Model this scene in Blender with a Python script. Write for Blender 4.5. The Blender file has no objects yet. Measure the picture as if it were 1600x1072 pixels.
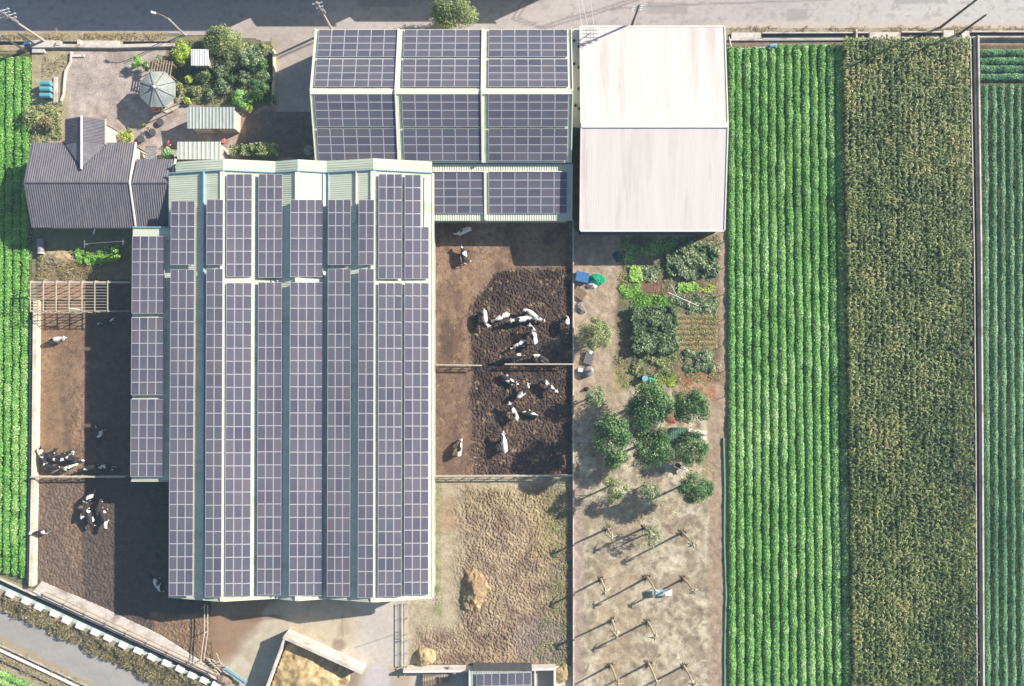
import bpy, bmesh, math, random
import numpy as np
from mathutils import Vector, Matrix

rnd = random.Random(11)
NR = np.random.default_rng(11)
C = bpy.context.scene.collection
# ------------------------------------------------------------------ mapping
F = 1150.0           # focal length in photo pixels
S = 12.0             # photo pixels per metre on the ground
H = F / S            # flying height of the camera
CX, CY = 800.0, 555.0

def P(px, py, h=0.0):
    k = 1 - h / H
    return Vector(((px - CX) / S * k, (CY - py) / S * k, h))

def lin(c):
    c = c / 255.0
    return c / 12.92 if c <= 0.04045 else ((c + 0.055) / 1.055) ** 2.4
KA = 0.78
HAZE = 0.0004
def A(r, g, b, k=1.0):
    return tuple(min(0.85, lin(v) * KA * k) for v in (r, g, b))

# ------------------------------------------------------------------ noise
_T = np.random.default_rng(3).random((256, 256))
def vnoise(x, y):
    xi = np.floor(x).astype(int); yi = np.floor(y).astype(int)
    fx = x - xi; fy = y - yi
    fx = fx * fx * (3 - 2 * fx); fy = fy * fy * (3 - 2 * fy)
    a = _T[xi % 256, yi % 256]; b = _T[(xi + 1) % 256, yi % 256]
    c = _T[xi % 256, (yi + 1) % 256]; d = _T[(xi + 1) % 256, (yi + 1) % 256]
    return (a * (1 - fx) + b * fx) * (1 - fy) + (c * (1 - fx) + d * fx) * fy
def fbm(x, y, o=4, s=0.0):
    r = np.zeros_like(x, dtype=float); amp = .5; tot = 0
    for i in range(o):
        r += amp * vnoise(x * 2 ** i + 17.3 * i + s, y * 2 ** i + 9.1 * i + s * 1.7); tot += amp; amp *= .55
    return r / tot
def sm(t): 
    t = np.clip(t, 0, 1); return t * t * (3 - 2 * t)

# ------------------------------------------------------------------ objects
def tag(o, label=None, cat=None, group=None, kind=None):
    if label: o['label'] = label
    if cat: o['category'] = cat
    if group: o['group'] = group
    if kind: o['kind'] = kind
    return o

def thing(name, label, cat, loc, group=None):
    o = bpy.data.objects.new(name, None); C.objects.link(o)
    o.location = loc; o.empty_display_size = .3
    return tag(o, label, cat, group)

def chain_loc(o):
    v = Vector((0, 0, 0))
    while o is not None:
        v += o.location; o = o.parent
    return v

class MB:
    def __init__(s): s.v = []; s.f = []; s.m = []
    def face(s, pts, m=0):
        i = len(s.v); s.v += [tuple(p) for p in pts]; s.f.append(tuple(range(i, i + len(pts)))); s.m.append(m)
    def box(s, c, size, rz=0.0, m=0, rot=None):
        sx, sy, sz = [d / 2 for d in size]
        R_ = rot if rot is not None else Matrix.Rotation(rz, 3, 'Z')
        c = Vector(c); i = len(s.v)
        for z in (-sz, sz):
            for x, y in ((-sx, -sy), (sx, -sy), (sx, sy), (-sx, sy)):
                s.v.append(tuple(c + R_ @ Vector((x, y, z))))
        for f in ((3, 2, 1, 0), (4, 5, 6, 7), (0, 1, 5, 4), (1, 2, 6, 5), (2, 3, 7, 6), (3, 0, 4, 7)):
            s.f.append(tuple(i + k for k in f)); s.m.append(m)
    def bar(s, a, b, w, h, m=0):
        a = Vector(a); b = Vector(b); d = b - a; L = d.length
        if L < 1e-6: return
        x = d / L; up = Vector((0, 0, 1))
        if abs(x.z) > .95: up = Vector((0, 1, 0))
        y = up.cross(x).normalized(); z = x.cross(y)
        R_ = Matrix((x, y, z)).transposed()
        s.box((a + b) / 2, (L, w, h), rot=R_, m=m)
    def tube(s, pts, radii, n=8, m=0):
        pts = [Vector(p) for p in pts]; i0 = len(s.v)
        if not hasattr(radii, '__len__'): radii = [radii] * len(pts)
        for k, p in enumerate(pts):
            d = (pts[min(k + 1, len(pts) - 1)] - pts[max(k - 1, 0)]).normalized()
            up = Vector((0, 0, 1)) if abs(d.z) < .9 else Vector((1, 0, 0))
            a = d.cross(up).normalized(); b = d.cross(a)
            for j in range(n):
                t = 2 * math.pi * j / n
                s.v.append(tuple(p + (a * math.cos(t) + b * math.sin(t)) * radii[k]))
        for k in range(len(pts) - 1):
            for j in range(n):
                a0 = i0 + k * n + j; a1 = i0 + k * n + (j + 1) % n
                s.f.append((a0, a1, a1 + n, a0 + n)); s.m.append(m)
        s.f.append(tuple(i0 + j for j in range(n))); s.m.append(m)
        e = i0 + (len(pts) - 1) * n
        s.f.append(tuple(e + n - 1 - j for j in range(n))); s.m.append(m)
    def prism(s, poly, z0, z1, m=0):
        # poly: list of xy, counter-clockwise or not; z0/z1 numbers or lists
        n = len(poly); i = len(s.v)
        z0 = z0 if hasattr(z0, '__len__') else [z0] * n
        z1 = z1 if hasattr(z1, '__len__') else [z1] * n
        for k in range(n): s.v.append((poly[k][0], poly[k][1], z0[k]))
        for k in range(n): s.v.append((poly[k][0], poly[k][1], z1[k]))
        s.f.append(tuple(i + n - 1 - k for k in range(n))); s.m.append(m)
        s.f.append(tuple(i + n + k for k in range(n))); s.m.append(m)
        for k in range(n):
            k2 = (k + 1) % n
            s.f.append((i + k, i + k2, i + n + k2, i + n + k)); s.m.append(m)
    def ribbed(s, a, b, c, d, pitch=.25, depth=.035, thick=.05, m=0, round_=False):
        # roof slope a-b (upper edge), d-c (lower edge); ribs run a->d
        a, b, c, d = [Vector(q) for q in (a, b, c, d)]
        nrm = (b - a).cross(d - a).normalized()
        if nrm.z < 0: nrm = -nrm
        W = (b - a).length; n = max(2, int(W / pitch)); prof = []
        if round_:
            for k in range(n):
                for q in range(4):
                    prof.append(((k + q / 4) / n, depth * math.sin(math.pi * q / 4) if q else 0))
        else:
            for k in range(n):
                prof += [(k / n, 0), ((k + .6) / n, 0), ((k + .68) / n, depth), ((k + .92) / n, depth)]
        prof.append((1, 0)); i = len(s.v); N = len(prof)
        for t, e in prof:
            s.v.append(tuple(a.lerp(b, t) + nrm * e)); s.v.append(tuple(d.lerp(c, t) + nrm * e))
        for t, e in prof:
            s.v.append(tuple(a.lerp(b, t) - nrm * thick)); s.v.append(tuple(d.lerp(c, t) - nrm * thick))
        o = 2 * N
        for k in range(N - 1):
            q = i + 2 * k
            s.f += [(q, q + 2, q + 3, q + 1), (o + q, o + q + 1, o + q + 3, o + q + 2),
                    (q, o + q, o + q + 2, q + 2), (q + 1, q + 3, o + q + 3, o + q + 1)]
            s.m += [m] * 4
        e = i + 2 * (N - 1)
        s.f += [(i, i + 1, o + i + 1, o + i), (e, o + e, o + e + 1, e + 1)]; s.m += [m, m]
    def sphere(s, c, r, n=8, k=5, sq=(1, 1, 1), m=0):
        i = len(s.v); c = Vector(c)
        for a in range(k + 1):
            th = math.pi * a / k
            for b in range(n):
                ph = 2 * math.pi * b / n
                s.v.append(tuple(c + Vector((math.sin(th) * math.cos(ph) * sq[0], math.sin(th) * math.sin(ph) * sq[1], math.cos(th) * sq[2])) * r))
        for a in range(k):
            for b in range(n):
                b2 = (b + 1) % n
                s.f.append((i + a * n + b, i + (a + 1) * n + b, i + (a + 1) * n + b2, i + a * n + b2)); s.m.append(m)
    def build(s, name, mats, parent=None, loc=None, smooth=False):
        if not isinstance(mats, (list, tuple)): mats = [mats]
        off = Vector((0, 0, 0))
        if parent is not None: off = chain_loc(parent)
        if loc is not None: off = off + (Vector(loc) - (chain_loc(parent) if parent else Vector((0, 0, 0))))
        me = bpy.data.meshes.new(name)
        me.from_pydata([(x - off.x, y - off.y, z - off.z) for x, y, z in s.v], [], s.f)
        for mt in mats: me.materials.append(mt)
        if len(mats) > 1: me.polygons.foreach_set('material_index', s.m)
        bm = bmesh.new(); bm.from_mesh(me); bmesh.ops.recalc_face_normals(bm, faces=bm.faces); bm.to_mesh(me); bm.free()
        if smooth: me.polygons.foreach_set('use_smooth', [True] * len(me.polygons))
        o = bpy.data.objects.new(name, me); C.objects.link(o)
        if parent is not None: o.parent = parent
        if loc is not None: o.location = Vector(loc) - (chain_loc(parent) if parent else Vector((0, 0, 0)))
        return o

def npmesh(name, V, Fq, mat, parent=None, fattr=None, pcol=None, smooth=False, loc=None):
    me = bpy.data.meshes.new(name)
    off = chain_loc(parent) if parent is not None else Vector((0, 0, 0))
    if loc is not None: off = Vector(loc)
    V = np.asarray(V, dtype=np.float32) - np.array(off, dtype=np.float32)
    Fq = np.asarray(Fq, dtype=np.int32); n = Fq.shape[1]
    me.vertices.add(len(V)); me.vertices.foreach_set('co', V.ravel())
    me.loops.add(Fq.size); me.loops.foreach_set('vertex_index', Fq.ravel())
    me.polygons.add(len(Fq)); me.polygons.foreach_set('loop_start', np.arange(0, Fq.size, n, dtype=np.int32))
    if smooth: me.polygons.foreach_set('use_smooth', np.ones(len(Fq), dtype=bool))
    me.update(calc_edges=True)
    if fattr is not None:
        at = me.attributes.new('var', 'FLOAT', 'FACE'); at.data.foreach_set('value', np.asarray(fattr, dtype=np.float32))
    if pcol is not None:
        at = me.attributes.new('col', 'FLOAT_COLOR', 'POINT')
        q = np.ones((len(V), 4), dtype=np.float32); q[:, :3] = pcol; at.data.foreach_set('color', q.ravel())
    me.materials.append(mat)
    o = bpy.data.objects.new(name, me); C.objects.link(o)
    if parent is not None: o.parent = parent
    if loc is not None: o.location = loc
    return o

# ------------------------------------------------------------------ materials
class NT:
    def __init__(s, name):
        s.m = bpy.data.materials.new(name); s.m.use_nodes = True
        s.t = s.m.node_tree; s.b = s.t.nodes['Principled BSDF']; s.out = s.t.nodes['Material Output']
    def n(s, typ, **kw):
        x = s.t.nodes.new(typ)
        for k, v in kw.items(): setattr(x, k, v)
        return x
    def l(s, a, b): s.t.links.new(a, b)
    def coord(s): 
        if not hasattr(s, '_c'): s._c = s.n('ShaderNodeTexCoord')
        return s._c.outputs['Object']
    def noise(s, scale, detail=4, rough=.55, vec=None):
        x = s.n('ShaderNodeTexNoise'); x.inputs['Scale'].default_value = scale
        x.inputs['Detail'].default_value = detail; x.inputs['Roughness'].default_value = rough
        s.l(vec if vec is not None else s.coord(), x.inputs['Vector']); return x.outputs['Fac']
    def ramp(s, fac, stops):
        x = s.n('ShaderNodeValToRGB'); e = x.color_ramp.elements
        while len(e) < len(stops): e.new(.5)
        for k, (p, c) in enumerate(stops): e[k].position = p; e[k].color = (*c, 1)
        s.l(fac, x.inputs['Fac']); return x.outputs['Color']
    def mix(s, fac, a, b, blend='MIX'):
        x = s.n('ShaderNodeMix', data_type='RGBA', blend_type=blend)
        for sock, v in ((x.inputs[0], fac), (x.inputs[6], a), (x.inputs[7], b)):
            if hasattr(v, 'links'): s.l(v, sock)
            elif isinstance(v, (int, float)): sock.default_value = v
            else: sock.default_value = (*v, 1)
        return x.outputs[2]
    def math(s, op, a, b=0.0):
        x = s.n('ShaderNodeMath', operation=op)
        for sock, v in ((x.inputs[0], a), (x.inputs[1], b)):
            if hasattr(v, 'links'): s.l(v, sock)
            else: sock.default_value = v
        return x.outputs[0]
    def bump(s, h, strength=.4, dist=.05):
        x = s.n('ShaderNodeBump'); x.inputs['Strength'].default_value = strength; x.inputs['Distance'].default_value = dist
        s.l(h, x.inputs['Height']); s.l(x.outputs[0], s.b.inputs['Normal'])

def sc(c, k): return tuple(min(.9, v * k) for v in c)

def M_plain(name, col, var=.18, scale=3.0, rough=.7, spec=.3, bump=0.0, metal=0.0, dirt=None, stretch=None):
    t = NT(name)
    vec = t.coord()
    if stretch:
        mp = t.n('ShaderNodeMapping'); mp.inputs['Scale'].default_value = stretch
        t.l(vec, mp.inputs['Vector']); vec = mp.outputs[0]
    f = t.noise(scale, 5, .6, vec)
    c = t.ramp(f, [(.28, sc(col, 1 - var)), (.5, col), (.72, sc(col, 1 + var))])
    if dirt:
        f2 = t.noise(scale * .23 + .1, 6, .65, vec)
        k = t.ramp(f2, [(.5, (0, 0, 0)), (.68, (1, 1, 1))])
        c = t.mix(k, c, dirt)
    t.l(c, t.b.inputs['Base Color'])
    t.b.inputs['Roughness'].default_value = rough; t.b.inputs['Metallic'].default_value = metal
    t.b.inputs['Specular IOR Level'].default_value = spec
    if bump: t.bump(t.noise(scale * 6, 3), bump, .02)
    return t.m

def M_soil(name, rough=.95, scale=1.0, bump=.6, contrast=.3, spec=.15):
    t = NT(name)
    at = t.n('ShaderNodeAttribute'); at.attribute_name = 'col'
    f = t.noise(1.1 * scale, 8, .65); f2 = t.noise(7.0 * scale, 4, .6)
    g = t.ramp(f, [(.3, (1 - contrast,) * 3), (.7, (1 + contrast * .8,) * 3)])
    g2 = t.ramp(f2, [(.3, (1 - contrast,) * 3), (.72, (1 + contrast * .8,) * 3)])
    c = t.mix(1.0, at.outputs['Color'], g, 'MULTIPLY'); c = t.mix(1.0, c, g2, 'MULTIPLY')
    t.l(c, t.b.inputs['Base Color']); t.b.inputs['Roughness'].default_value = rough
    t.b.inputs['Specular IOR Level'].default_value = spec
    t.bump(f2, bump, .06)
    return t.m

def M_leaf(name, cols, transl=.3, rough=.55, spec=.35):
    t = NT(name)
    at = t.n('ShaderNodeAttribute'); at.attribute_name = 'var'
    n_ = len(cols)
    c = t.ramp(at.outputs['Fac'], [(i / (n_ - 1), cols[i]) for i in range(n_)])
    t.l(c, t.b.inputs['Base Color']); t.b.inputs['Roughness'].default_value = rough
    t.b.inputs['Specular IOR Level'].default_value = spec
    tr = t.n('ShaderNodeBsdfTranslucent'); t.l(c, tr.inputs['Color'])
    mx = t.n('ShaderNodeMixShader'); mx.inputs[0].default_value = transl
    t.l(t.b.outputs[0], mx.inputs[1]); t.l(tr.outputs[0], mx.inputs[2]); t.l(mx.outputs[0], t.out.inputs['Surface'])
    return t.m

def M_panel():
    t = NT('solar_glass')
    at = t.n('ShaderNodeAttribute'); at.attribute_name = 'var'
    oi = t.n('ShaderNodeObjectInfo')
    v = t.math('FRACT', t.math('ADD', at.outputs['Fac'], oi.outputs['Random']))
    big = t.noise(.09, 3)
    c = t.ramp(v, [(0, A(88, 88, 104)), (.3, A(104, 101, 114)), (.6, A(116, 109, 118)), (.8, A(98, 103, 114)), (1, A(110, 104, 120))])
    c = t.mix(.35, c, t.ramp(big, [(.35, A(90, 92, 106)), (.65, A(122, 116, 124))]))
    d = t.noise(1.6, 6, .7)
    c = t.mix(t.ramp(d, [(.55, (0, 0, 0)), (.8, (.35,) * 3)]), c, A(140, 134, 132))
    t.l(c, t.b.inputs['Base Color']); t.b.inputs['Roughness'].default_value = .12
    t.b.inputs['Specular IOR Level'].default_value = .5
    return t.m

def M_cow():
    t = NT('holstein_hide')
    oi = t.n('ShaderNodeObjectInfo')
    ad = t.n('ShaderNodeVectorMath', operation='ADD')
    mul = t.math('MULTIPLY', oi.outputs['Random'], 60.0)
    t.l(t.coord(), ad.inputs[0]); cb = t.n('ShaderNodeCombineXYZ'); t.l(mul, cb.inputs[0]); t.l(mul, cb.inputs[1])
    t.l(cb.outputs[0], ad.inputs[1])
    f = t.noise(1.25, 2, .45, ad.outputs[0])
    sp = t.n('ShaderNodeSeparateColor'); t.l(oi.outputs['Color'], sp.inputs[0])
    k = t.math('ADD', f, t.math('SUBTRACT', sp.outputs[0], .5))
    k = t.math('MULTIPLY', t.math('SUBTRACT', k, .485), 30.0); k.node.use_clamp = True
    fine = t.noise(9, 3)
    wh = t.ramp(fine, [(.3, (.62, .57, .50)), (.7, (.80, .77, .72))])
    bl = t.ramp(fine, [(.3, (.012, .011, .012)), (.7, (.035, .03, .028))])
    t.l(t.mix(k, bl, wh), t.b.inputs['Base Color']); t.b.inputs['Roughness'].default_value = .75
    return t.m

m = {}
m['soil'] = M_soil('soil'); m['mud'] = M_soil('mud', bump=.8, contrast=.28, rough=.9)
m['asphalt'] = M_soil('asphalt', scale=1.5, bump=.25, contrast=.10)
m['concrete_floor'] = M_soil('concrete_floor', scale=1.2, bump=.2, contrast=.12)
m['concrete'] = M_plain('concrete', A(222, 212, 200), .15, 2.0, .9, .2, .3, dirt=A(170, 158, 142))
m['concrete_grey'] = M_plain('concrete_grey', A(178, 176, 172), .18, 2.0, .9, .2, .3, dirt=A(135, 130, 120))
m['cream_wall'] = M_plain('cream_wall', A(236, 224, 196), .12, 1.6, .9, .2, .2, dirt=A(205, 190, 160))
m['water'] = M_plain('ditch_water', A(34, 44, 48), .3, 1.0, .25, .25)
m['teal_water'] = M_plain('wet_concrete', A(190, 206, 198), .2, 2.0, .25, .5)
m['cream_roof'] = M_plain('cream_sheet', A(226, 231, 207), .05, .5, .45, .4, dirt=A(196, 206, 182), stretch=(.4, 2.2, 1))
m['cream_trim'] = M_plain('cream_trim', A(235, 236, 214), .06, 1.0, .5, .4)
m['white_roof'] = M_plain('white_sheet', A(230, 222, 216), .06, .35, .5, .3, dirt=A(210, 199, 191), stretch=(3.0, .3, 1))
m['white_trim'] = M_plain('white_trim', A(238, 230, 222), .1, 1.4, .6, .3)
m['house_tile'] = M_plain('house_tile', A(108, 105, 112), .22, 1.3, .6, .35, dirt=A(122, 116, 118), stretch=(1.6, .5, 1))
m['porch_tile'] = M_plain('porch_tile', A(134, 128, 135), .2, 1.5, .6, .35)
m['shed_sheet'] = M_plain('shed_sheet', A(188, 196, 188), .12, .8, .55, .35, dirt=A(165, 168, 160), stretch=(3, .5, 1))
m['white_sheet2'] = M_plain('pale_shed_sheet', A(240, 238, 234, 1.05), .05, 1, .5, .3)
m['shed_pale'] = M_plain('pale_green_sheet', A(208, 212, 200), .1, 1.2, .55, .3)
m['skylight'] = M_plain('green_sheet', A(120, 160, 132), .12, 2, .5, .35)
m['gutter_blue'] = M_plain('pale_blue_flashing', A(150, 190, 205), .12, 1, .4, .5)
m['frame'] = M_plain('panel_frame', A(212, 209, 214), .05, 2, .45, .4)
m['rail'] = M_plain('galvanised_rail', A(170, 170, 172), .12, 4, .45, .5, metal=.3)
m['pale_pipe'] = M_plain('pale_pipe', A(204, 192, 174), .15, 3, .6, .3)
m['rusty'] = M_plain('rusty_steel', A(160, 140, 122), .25, 4, .7, .3)
m['wood'] = M_plain('weathered_wood', A(172, 148, 122), .25, 5, .85, .2, .3)
m['bark'] = M_plain('bark', A(120, 104, 88), .3, 6, .9, .2, .4)
m['palm_bark'] = M_plain('palm_bark', A(206, 188, 158), .25, 6, .9, .2, .4)
m['pole'] = M_plain('concrete_pole', A(196, 186, 176), .12, 3, .8, .25)
m['dark'] = M_plain('dark_wall', A(96, 96, 98), .2, 1, .8, .2)
m['brick'] = M_plain('house_wall', A(206, 196, 184), .12, 1.2, .85, .2, .2)
m['blue'] = M_plain('blue_tarp', A(72, 124, 176), .25, 3, .5, .4, .4)
m['green_tarp'] = M_plain('green_net', A(44, 170, 128), .25, 4, .6, .3, .4)
m['white_pl'] = M_plain('white_plastic', A(238, 238, 236), .08, 3, .45, .4)
m['teal_pl'] = M_plain('teal_plastic', A(112, 178, 188), .12, 3, .4, .5)
m['grey_pl'] = M_plain('grey_plastic', A(150, 146, 150), .12, 3, .5, .4)
m['terracotta'] = M_plain('terracotta', A(170, 100, 76), .2, 4, .8, .2)
m['black'] = M_plain('black_rubber', A(48, 48, 52), .2, 4, .7, .3)
m['glass'] = M_panel()
m['cow'] = M_cow()
m['straw'] = M_soil('straw_heap', scale=1.6, bump=1.0, contrast=.3)
LF = 1.95
def G(r, g, b): return A(r, g, b, LF)
m['soy'] = M_leaf('bean_leaf', [G(68, 108, 54), G(104, 154, 74), G(132, 178, 94), G(204, 220, 174)])
m['soy_w'] = M_leaf('peanut_leaf', [G(62, 104, 48), G(98, 150, 66), G(126, 174, 86), G(194, 214, 154)])
m['corn'] = M_leaf('corn_leaf', [G(40, 60, 34), G(72, 90, 46), G(102, 114, 60), G(132, 134, 88), G(166, 150, 94)])
m['leek'] = M_leaf('garlic_leaf', [G(48, 92, 60), G(74, 124, 80), G(104, 152, 100), G(170, 198, 154)])
m['tree'] = M_leaf('tree_leaf', [G(34, 62, 38), G(58, 92, 50), G(86, 118, 66), G(152, 172, 112)])
m['tree_o'] = M_leaf('olive_leaf', [G(62, 78, 52), G(104, 118, 76), G(142, 150, 98), G(182, 182, 130)])
m['tree_y'] = M_leaf('lime_leaf', [G(84, 110, 40), G(128, 152, 56), G(164, 182, 72), G(196, 204, 100)])
m['tree_g'] = M_leaf('greygreen_leaf', [G(52, 74, 48), G(86, 110, 72), G(128, 146, 104), G(196, 202, 168)])
m['lime'] = M_leaf('lettuce_leaf', [G(74, 116, 48), G(110, 156, 64), G(144, 184, 84), G(184, 206, 120)])
m['dry'] = M_leaf('dry_grass_blade', [A(110, 104, 66), A(150, 138, 92), A(184, 168, 118), A(206, 192, 150)], .15)
m['scrub'] = M_leaf('scrub_leaf', [A(84, 84, 56), A(124, 118, 82), A(164, 152, 112), A(196, 186, 150)], .15)
m['frond'] = M_leaf('dry_frond', [A(92, 78, 62), A(132, 116, 88), A(196, 182, 146), A(222, 212, 184)], .1)
m['straw_blade'] = M_leaf('straw_blade', [A(160, 132, 84), A(200, 174, 118), A(226, 204, 152)], .1)
m['flower'] = M_leaf('flower_petal', [G(200, 60, 40), G(226, 100, 80), G(238, 180, 190)], .2)

# ------------------------------------------------------------------ ground patches
def inpoly(X, Y, poly):
    r = np.zeros(X.shape, bool); n = len(poly)
    for i in range(n):
        x1, y1 = poly[i]; x2, y2 = poly[(i + 1) % n]
        if y1 == y2: continue
        c = ((y1 > Y) != (y2 > Y)) & (X < (x2 - x1) * (Y - y1) / (y2 - y1) + x1)
        r ^= c
    return r
def warp(X, Y, amp=8, sc_=30, s=0.):
    return X + (fbm(X / sc_, Y / sc_, 3, s) - .5) * 2 * amp, Y + (fbm(X / sc_ + 40, Y / sc_ + 7, 3, s) - .5) * 2 * amp
def boxm(X, Y, x0, x1, y0, y1, soft=6, amp=8, s=0., sc_=30):
    X, Y = warp(X, Y, amp, sc_, s)
    d = np.minimum(np.minimum(X - x0, x1 - X), np.minimum(Y - y0, y1 - Y)); return sm(d / soft + .5)
def ellm(X, Y, cx, cy, rx, ry, soft=.35, amp=8, s=0., sc_=30):
    X, Y = warp(X, Y, amp, sc_, s)
    d = np.sqrt(((X - cx) / rx) ** 2 + ((Y - cy) / ry) ** 2); return sm((1 - d) / soft + .5)
def linem(X, Y, pts, w, amp=1.5, s=0.):
    X, Y = warp(X, Y, amp, 25, s); d = np.full(X.shape, 1e9)
    for (ax, ay), (bx, by) in zip(pts[:-1], pts[1:]):
        t = np.clip(((X - ax) * (bx - ax) + (Y - ay) * (by - ay)) / ((bx - ax) ** 2 + (by - ay) ** 2), 0, 1)
        d = np.minimum(d, np.hypot(X - ax - t * (bx - ax), Y - ay - t * (by - ay)))
    return sm((w - d) / w + .3)
class Lay:
    def __init__(s, X, base): s.c = np.tile(np.array(A(*base)), X.shape + (1,))
    def put(s, mask, rgb, k=1.0): s.c += (np.array(A(*rgb)) - s.c) * (mask * k)[..., None]; return s

def patch(name, poly, step, fn, z, mat, kind='structure'):
    xs = [p[0] for p in poly]; ys = [p[1] for p in poly]
    nx = max(2, int(round((max(xs) - min(xs)) / step))); ny = max(2, int(round((max(ys) - min(ys)) / step)))
    gx = np.linspace(min(xs), max(xs), nx + 1); gy = np.linspace(min(ys), max(ys), ny + 1)
    X, Y = np.meshgrid(gx, gy)
    h, col = fn(X, Y)
    Z = np.broadcast_to(h, X.shape) + z
    V = np.stack([(X - CX) / S, (CY - Y) / S, Z], -1).reshape(-1, 3)
    cxm = (X[:-1, :-1] + X[1:, 1:]) / 2; cym = (Y[:-1, :-1] + Y[1:, 1:]) / 2
    keep = inpoly(cxm, cym, poly)
    idx = np.arange((nx + 1) * (ny + 1)).reshape(ny + 1, nx + 1)
    Q = np.stack([idx[1:, :-1], idx[1:, 1:], idx[:-1, 1:], idx[:-1, :-1]], -1)[keep]
    used = np.unique(Q); remap = np.zeros(len(V), int); remap[used] = np.arange(len(used))
    o = npmesh(name, V[used], remap[Q], mat, pcol=col.reshape(-1, 3)[used], smooth=True)
    o['kind'] = kind
    return o

# base ground out to the horizon
gm = NT('ground_soil')
gf = gm.noise(.04, 6); gf2 = gm.noise(1.2, 6)
gm.l(gm.mix(.4, gm.ramp(gf, [(.4, A(96, 120, 74)), (.6, A(150, 140, 104))]), gm.ramp(gf2, [(.3, A(80, 100, 60)), (.7, A(170, 155, 120))])), gm.b.inputs['Base Color'])
gm.b.inputs['Roughness'].default_value = .95
g = MB(); g.face([(-1500, -1500, -.03), (1500, -1500, -.03), (1500, 1500, -.03), (-1500, 1500, -.03)])
tag(g.build('ground', gm.m), kind='structure')

def f_road(X, Y):
    L = Lay(X, (196, 186, 182)); n = fbm(X / 60, Y / 14, 4)
    L.put(sm((n - .45) * 4), (182, 176, 174), .7)
    L.put(sm((X - 1250 + 120 * fbm(X / 90, Y / 40)) / 260), (203, 200, 194), .8)
    L.put(boxm(X, Y, -300, 130, 22, 70, 8, 10), (196, 180, 170), .8)
    L.put(boxm(X, Y, 380, 520, 28, 90, 8, 8), (192, 178, 168), .8)
    for pts in ([(845, 45), (800, 30), (812, 8), (850, -20)], [(852, 44), (808, 28), (822, 8), (862, -20)],
                [(840, 44), (880, 30), (960, 8), (1000, -6)], [(848, 46), (900, 30), (975, 8), (1020, -8)], [(955, 14), (1100, 6), (1300, 0)]):
        L.put(linem(X, Y, pts, 1.6), (120, 112, 112), .6)
    for x0_, x1_, y0_, y1_ in ((560, 640, -4, 12), (1010, 1075, 4, 22), (1230, 1262, 14, 34), (1395, 1480, -6, 6)): L.put(boxm(X, Y, x0_, x1_, y0_, y1_, 2, 2), (158, 152, 148), .6)
    for k in range(9): L.put(linem(X, Y, [(880 + k * 90, -20), (900 + k * 92 + 14 * math.sin(k * 2.1), 12), (884 + k * 90, 46)], .9, 6, k), (150, 144, 140), .55)
    n5 = fbm(X / 9, Y / 5, 4, 6.); L.put(sm((n5 - .58) * 8), (168, 160, 154), .6)
    L.put(boxm(X, Y, 448, 463, 62, 68, 1, 0), (95, 92, 94), .8)
    L.put(boxm(X, Y, 1100, 2000, 33, 60, 6, 5), (206, 194, 176), .8)
    return 0, L.c
patch('road', [(-260, -110), (1860, -110), (1860, 47), (1138, 46), (1138, 60), (890, 62), (640, 62), (495, 60), (430, 70), (395, 60), (250, 52), (-260, 56)], 2.5, f_road, .012, m['asphalt'])

def f_yard(X, Y):
    L = Lay(X, (190, 174, 162)); n = fbm(X / 22, Y / 22, 5)
    L.put(sm((n - .42) * 5), (205, 190, 178), .7); L.put(sm((.42 - n) * 6), (150, 136, 124), .6)
    L.put(boxm(X, Y, 0, 106, 60, 230, 8, 10), (182, 170, 130), .75)
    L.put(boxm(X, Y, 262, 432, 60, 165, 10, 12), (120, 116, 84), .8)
    L.put(boxm(X, Y, 370, 490, 170, 250, 8, 10), (120, 108, 98), .85)  # shadow of the solar hall put into the yard colour
    L.put(boxm(X, Y, 360, 382, 175, 240, 5, 6), (188, 156, 126), .7)
    L.put(linem(X, Y, [(120, 105), (180, 150), (215, 210)], 9, 6), (168, 158, 150), .4)
    return (n - .5) * .05, L.c
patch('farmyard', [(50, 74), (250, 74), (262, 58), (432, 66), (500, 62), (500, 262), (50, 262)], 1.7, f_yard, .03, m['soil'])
def f_drive(X, Y):
    L = Lay(X, (186, 174, 164)); n = fbm(X / 30, Y / 20, 4); L.put(sm((n - .5) * 5), (200, 188, 178), .6)
    L.put(linem(X, Y, [(432, 92), (492, 66)], 2.2, .6), (104, 98, 98), .8)
    L.put(boxm(X, Y, 424, 434, 60, 190, 3, 2), (176, 172, 120), .7)
    return 0, L.c
patch('driveway', [(424, 58), (512, 46), (512, 175), (432, 175)], 2, f_drive, .06, m['concrete_floor'])

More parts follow.
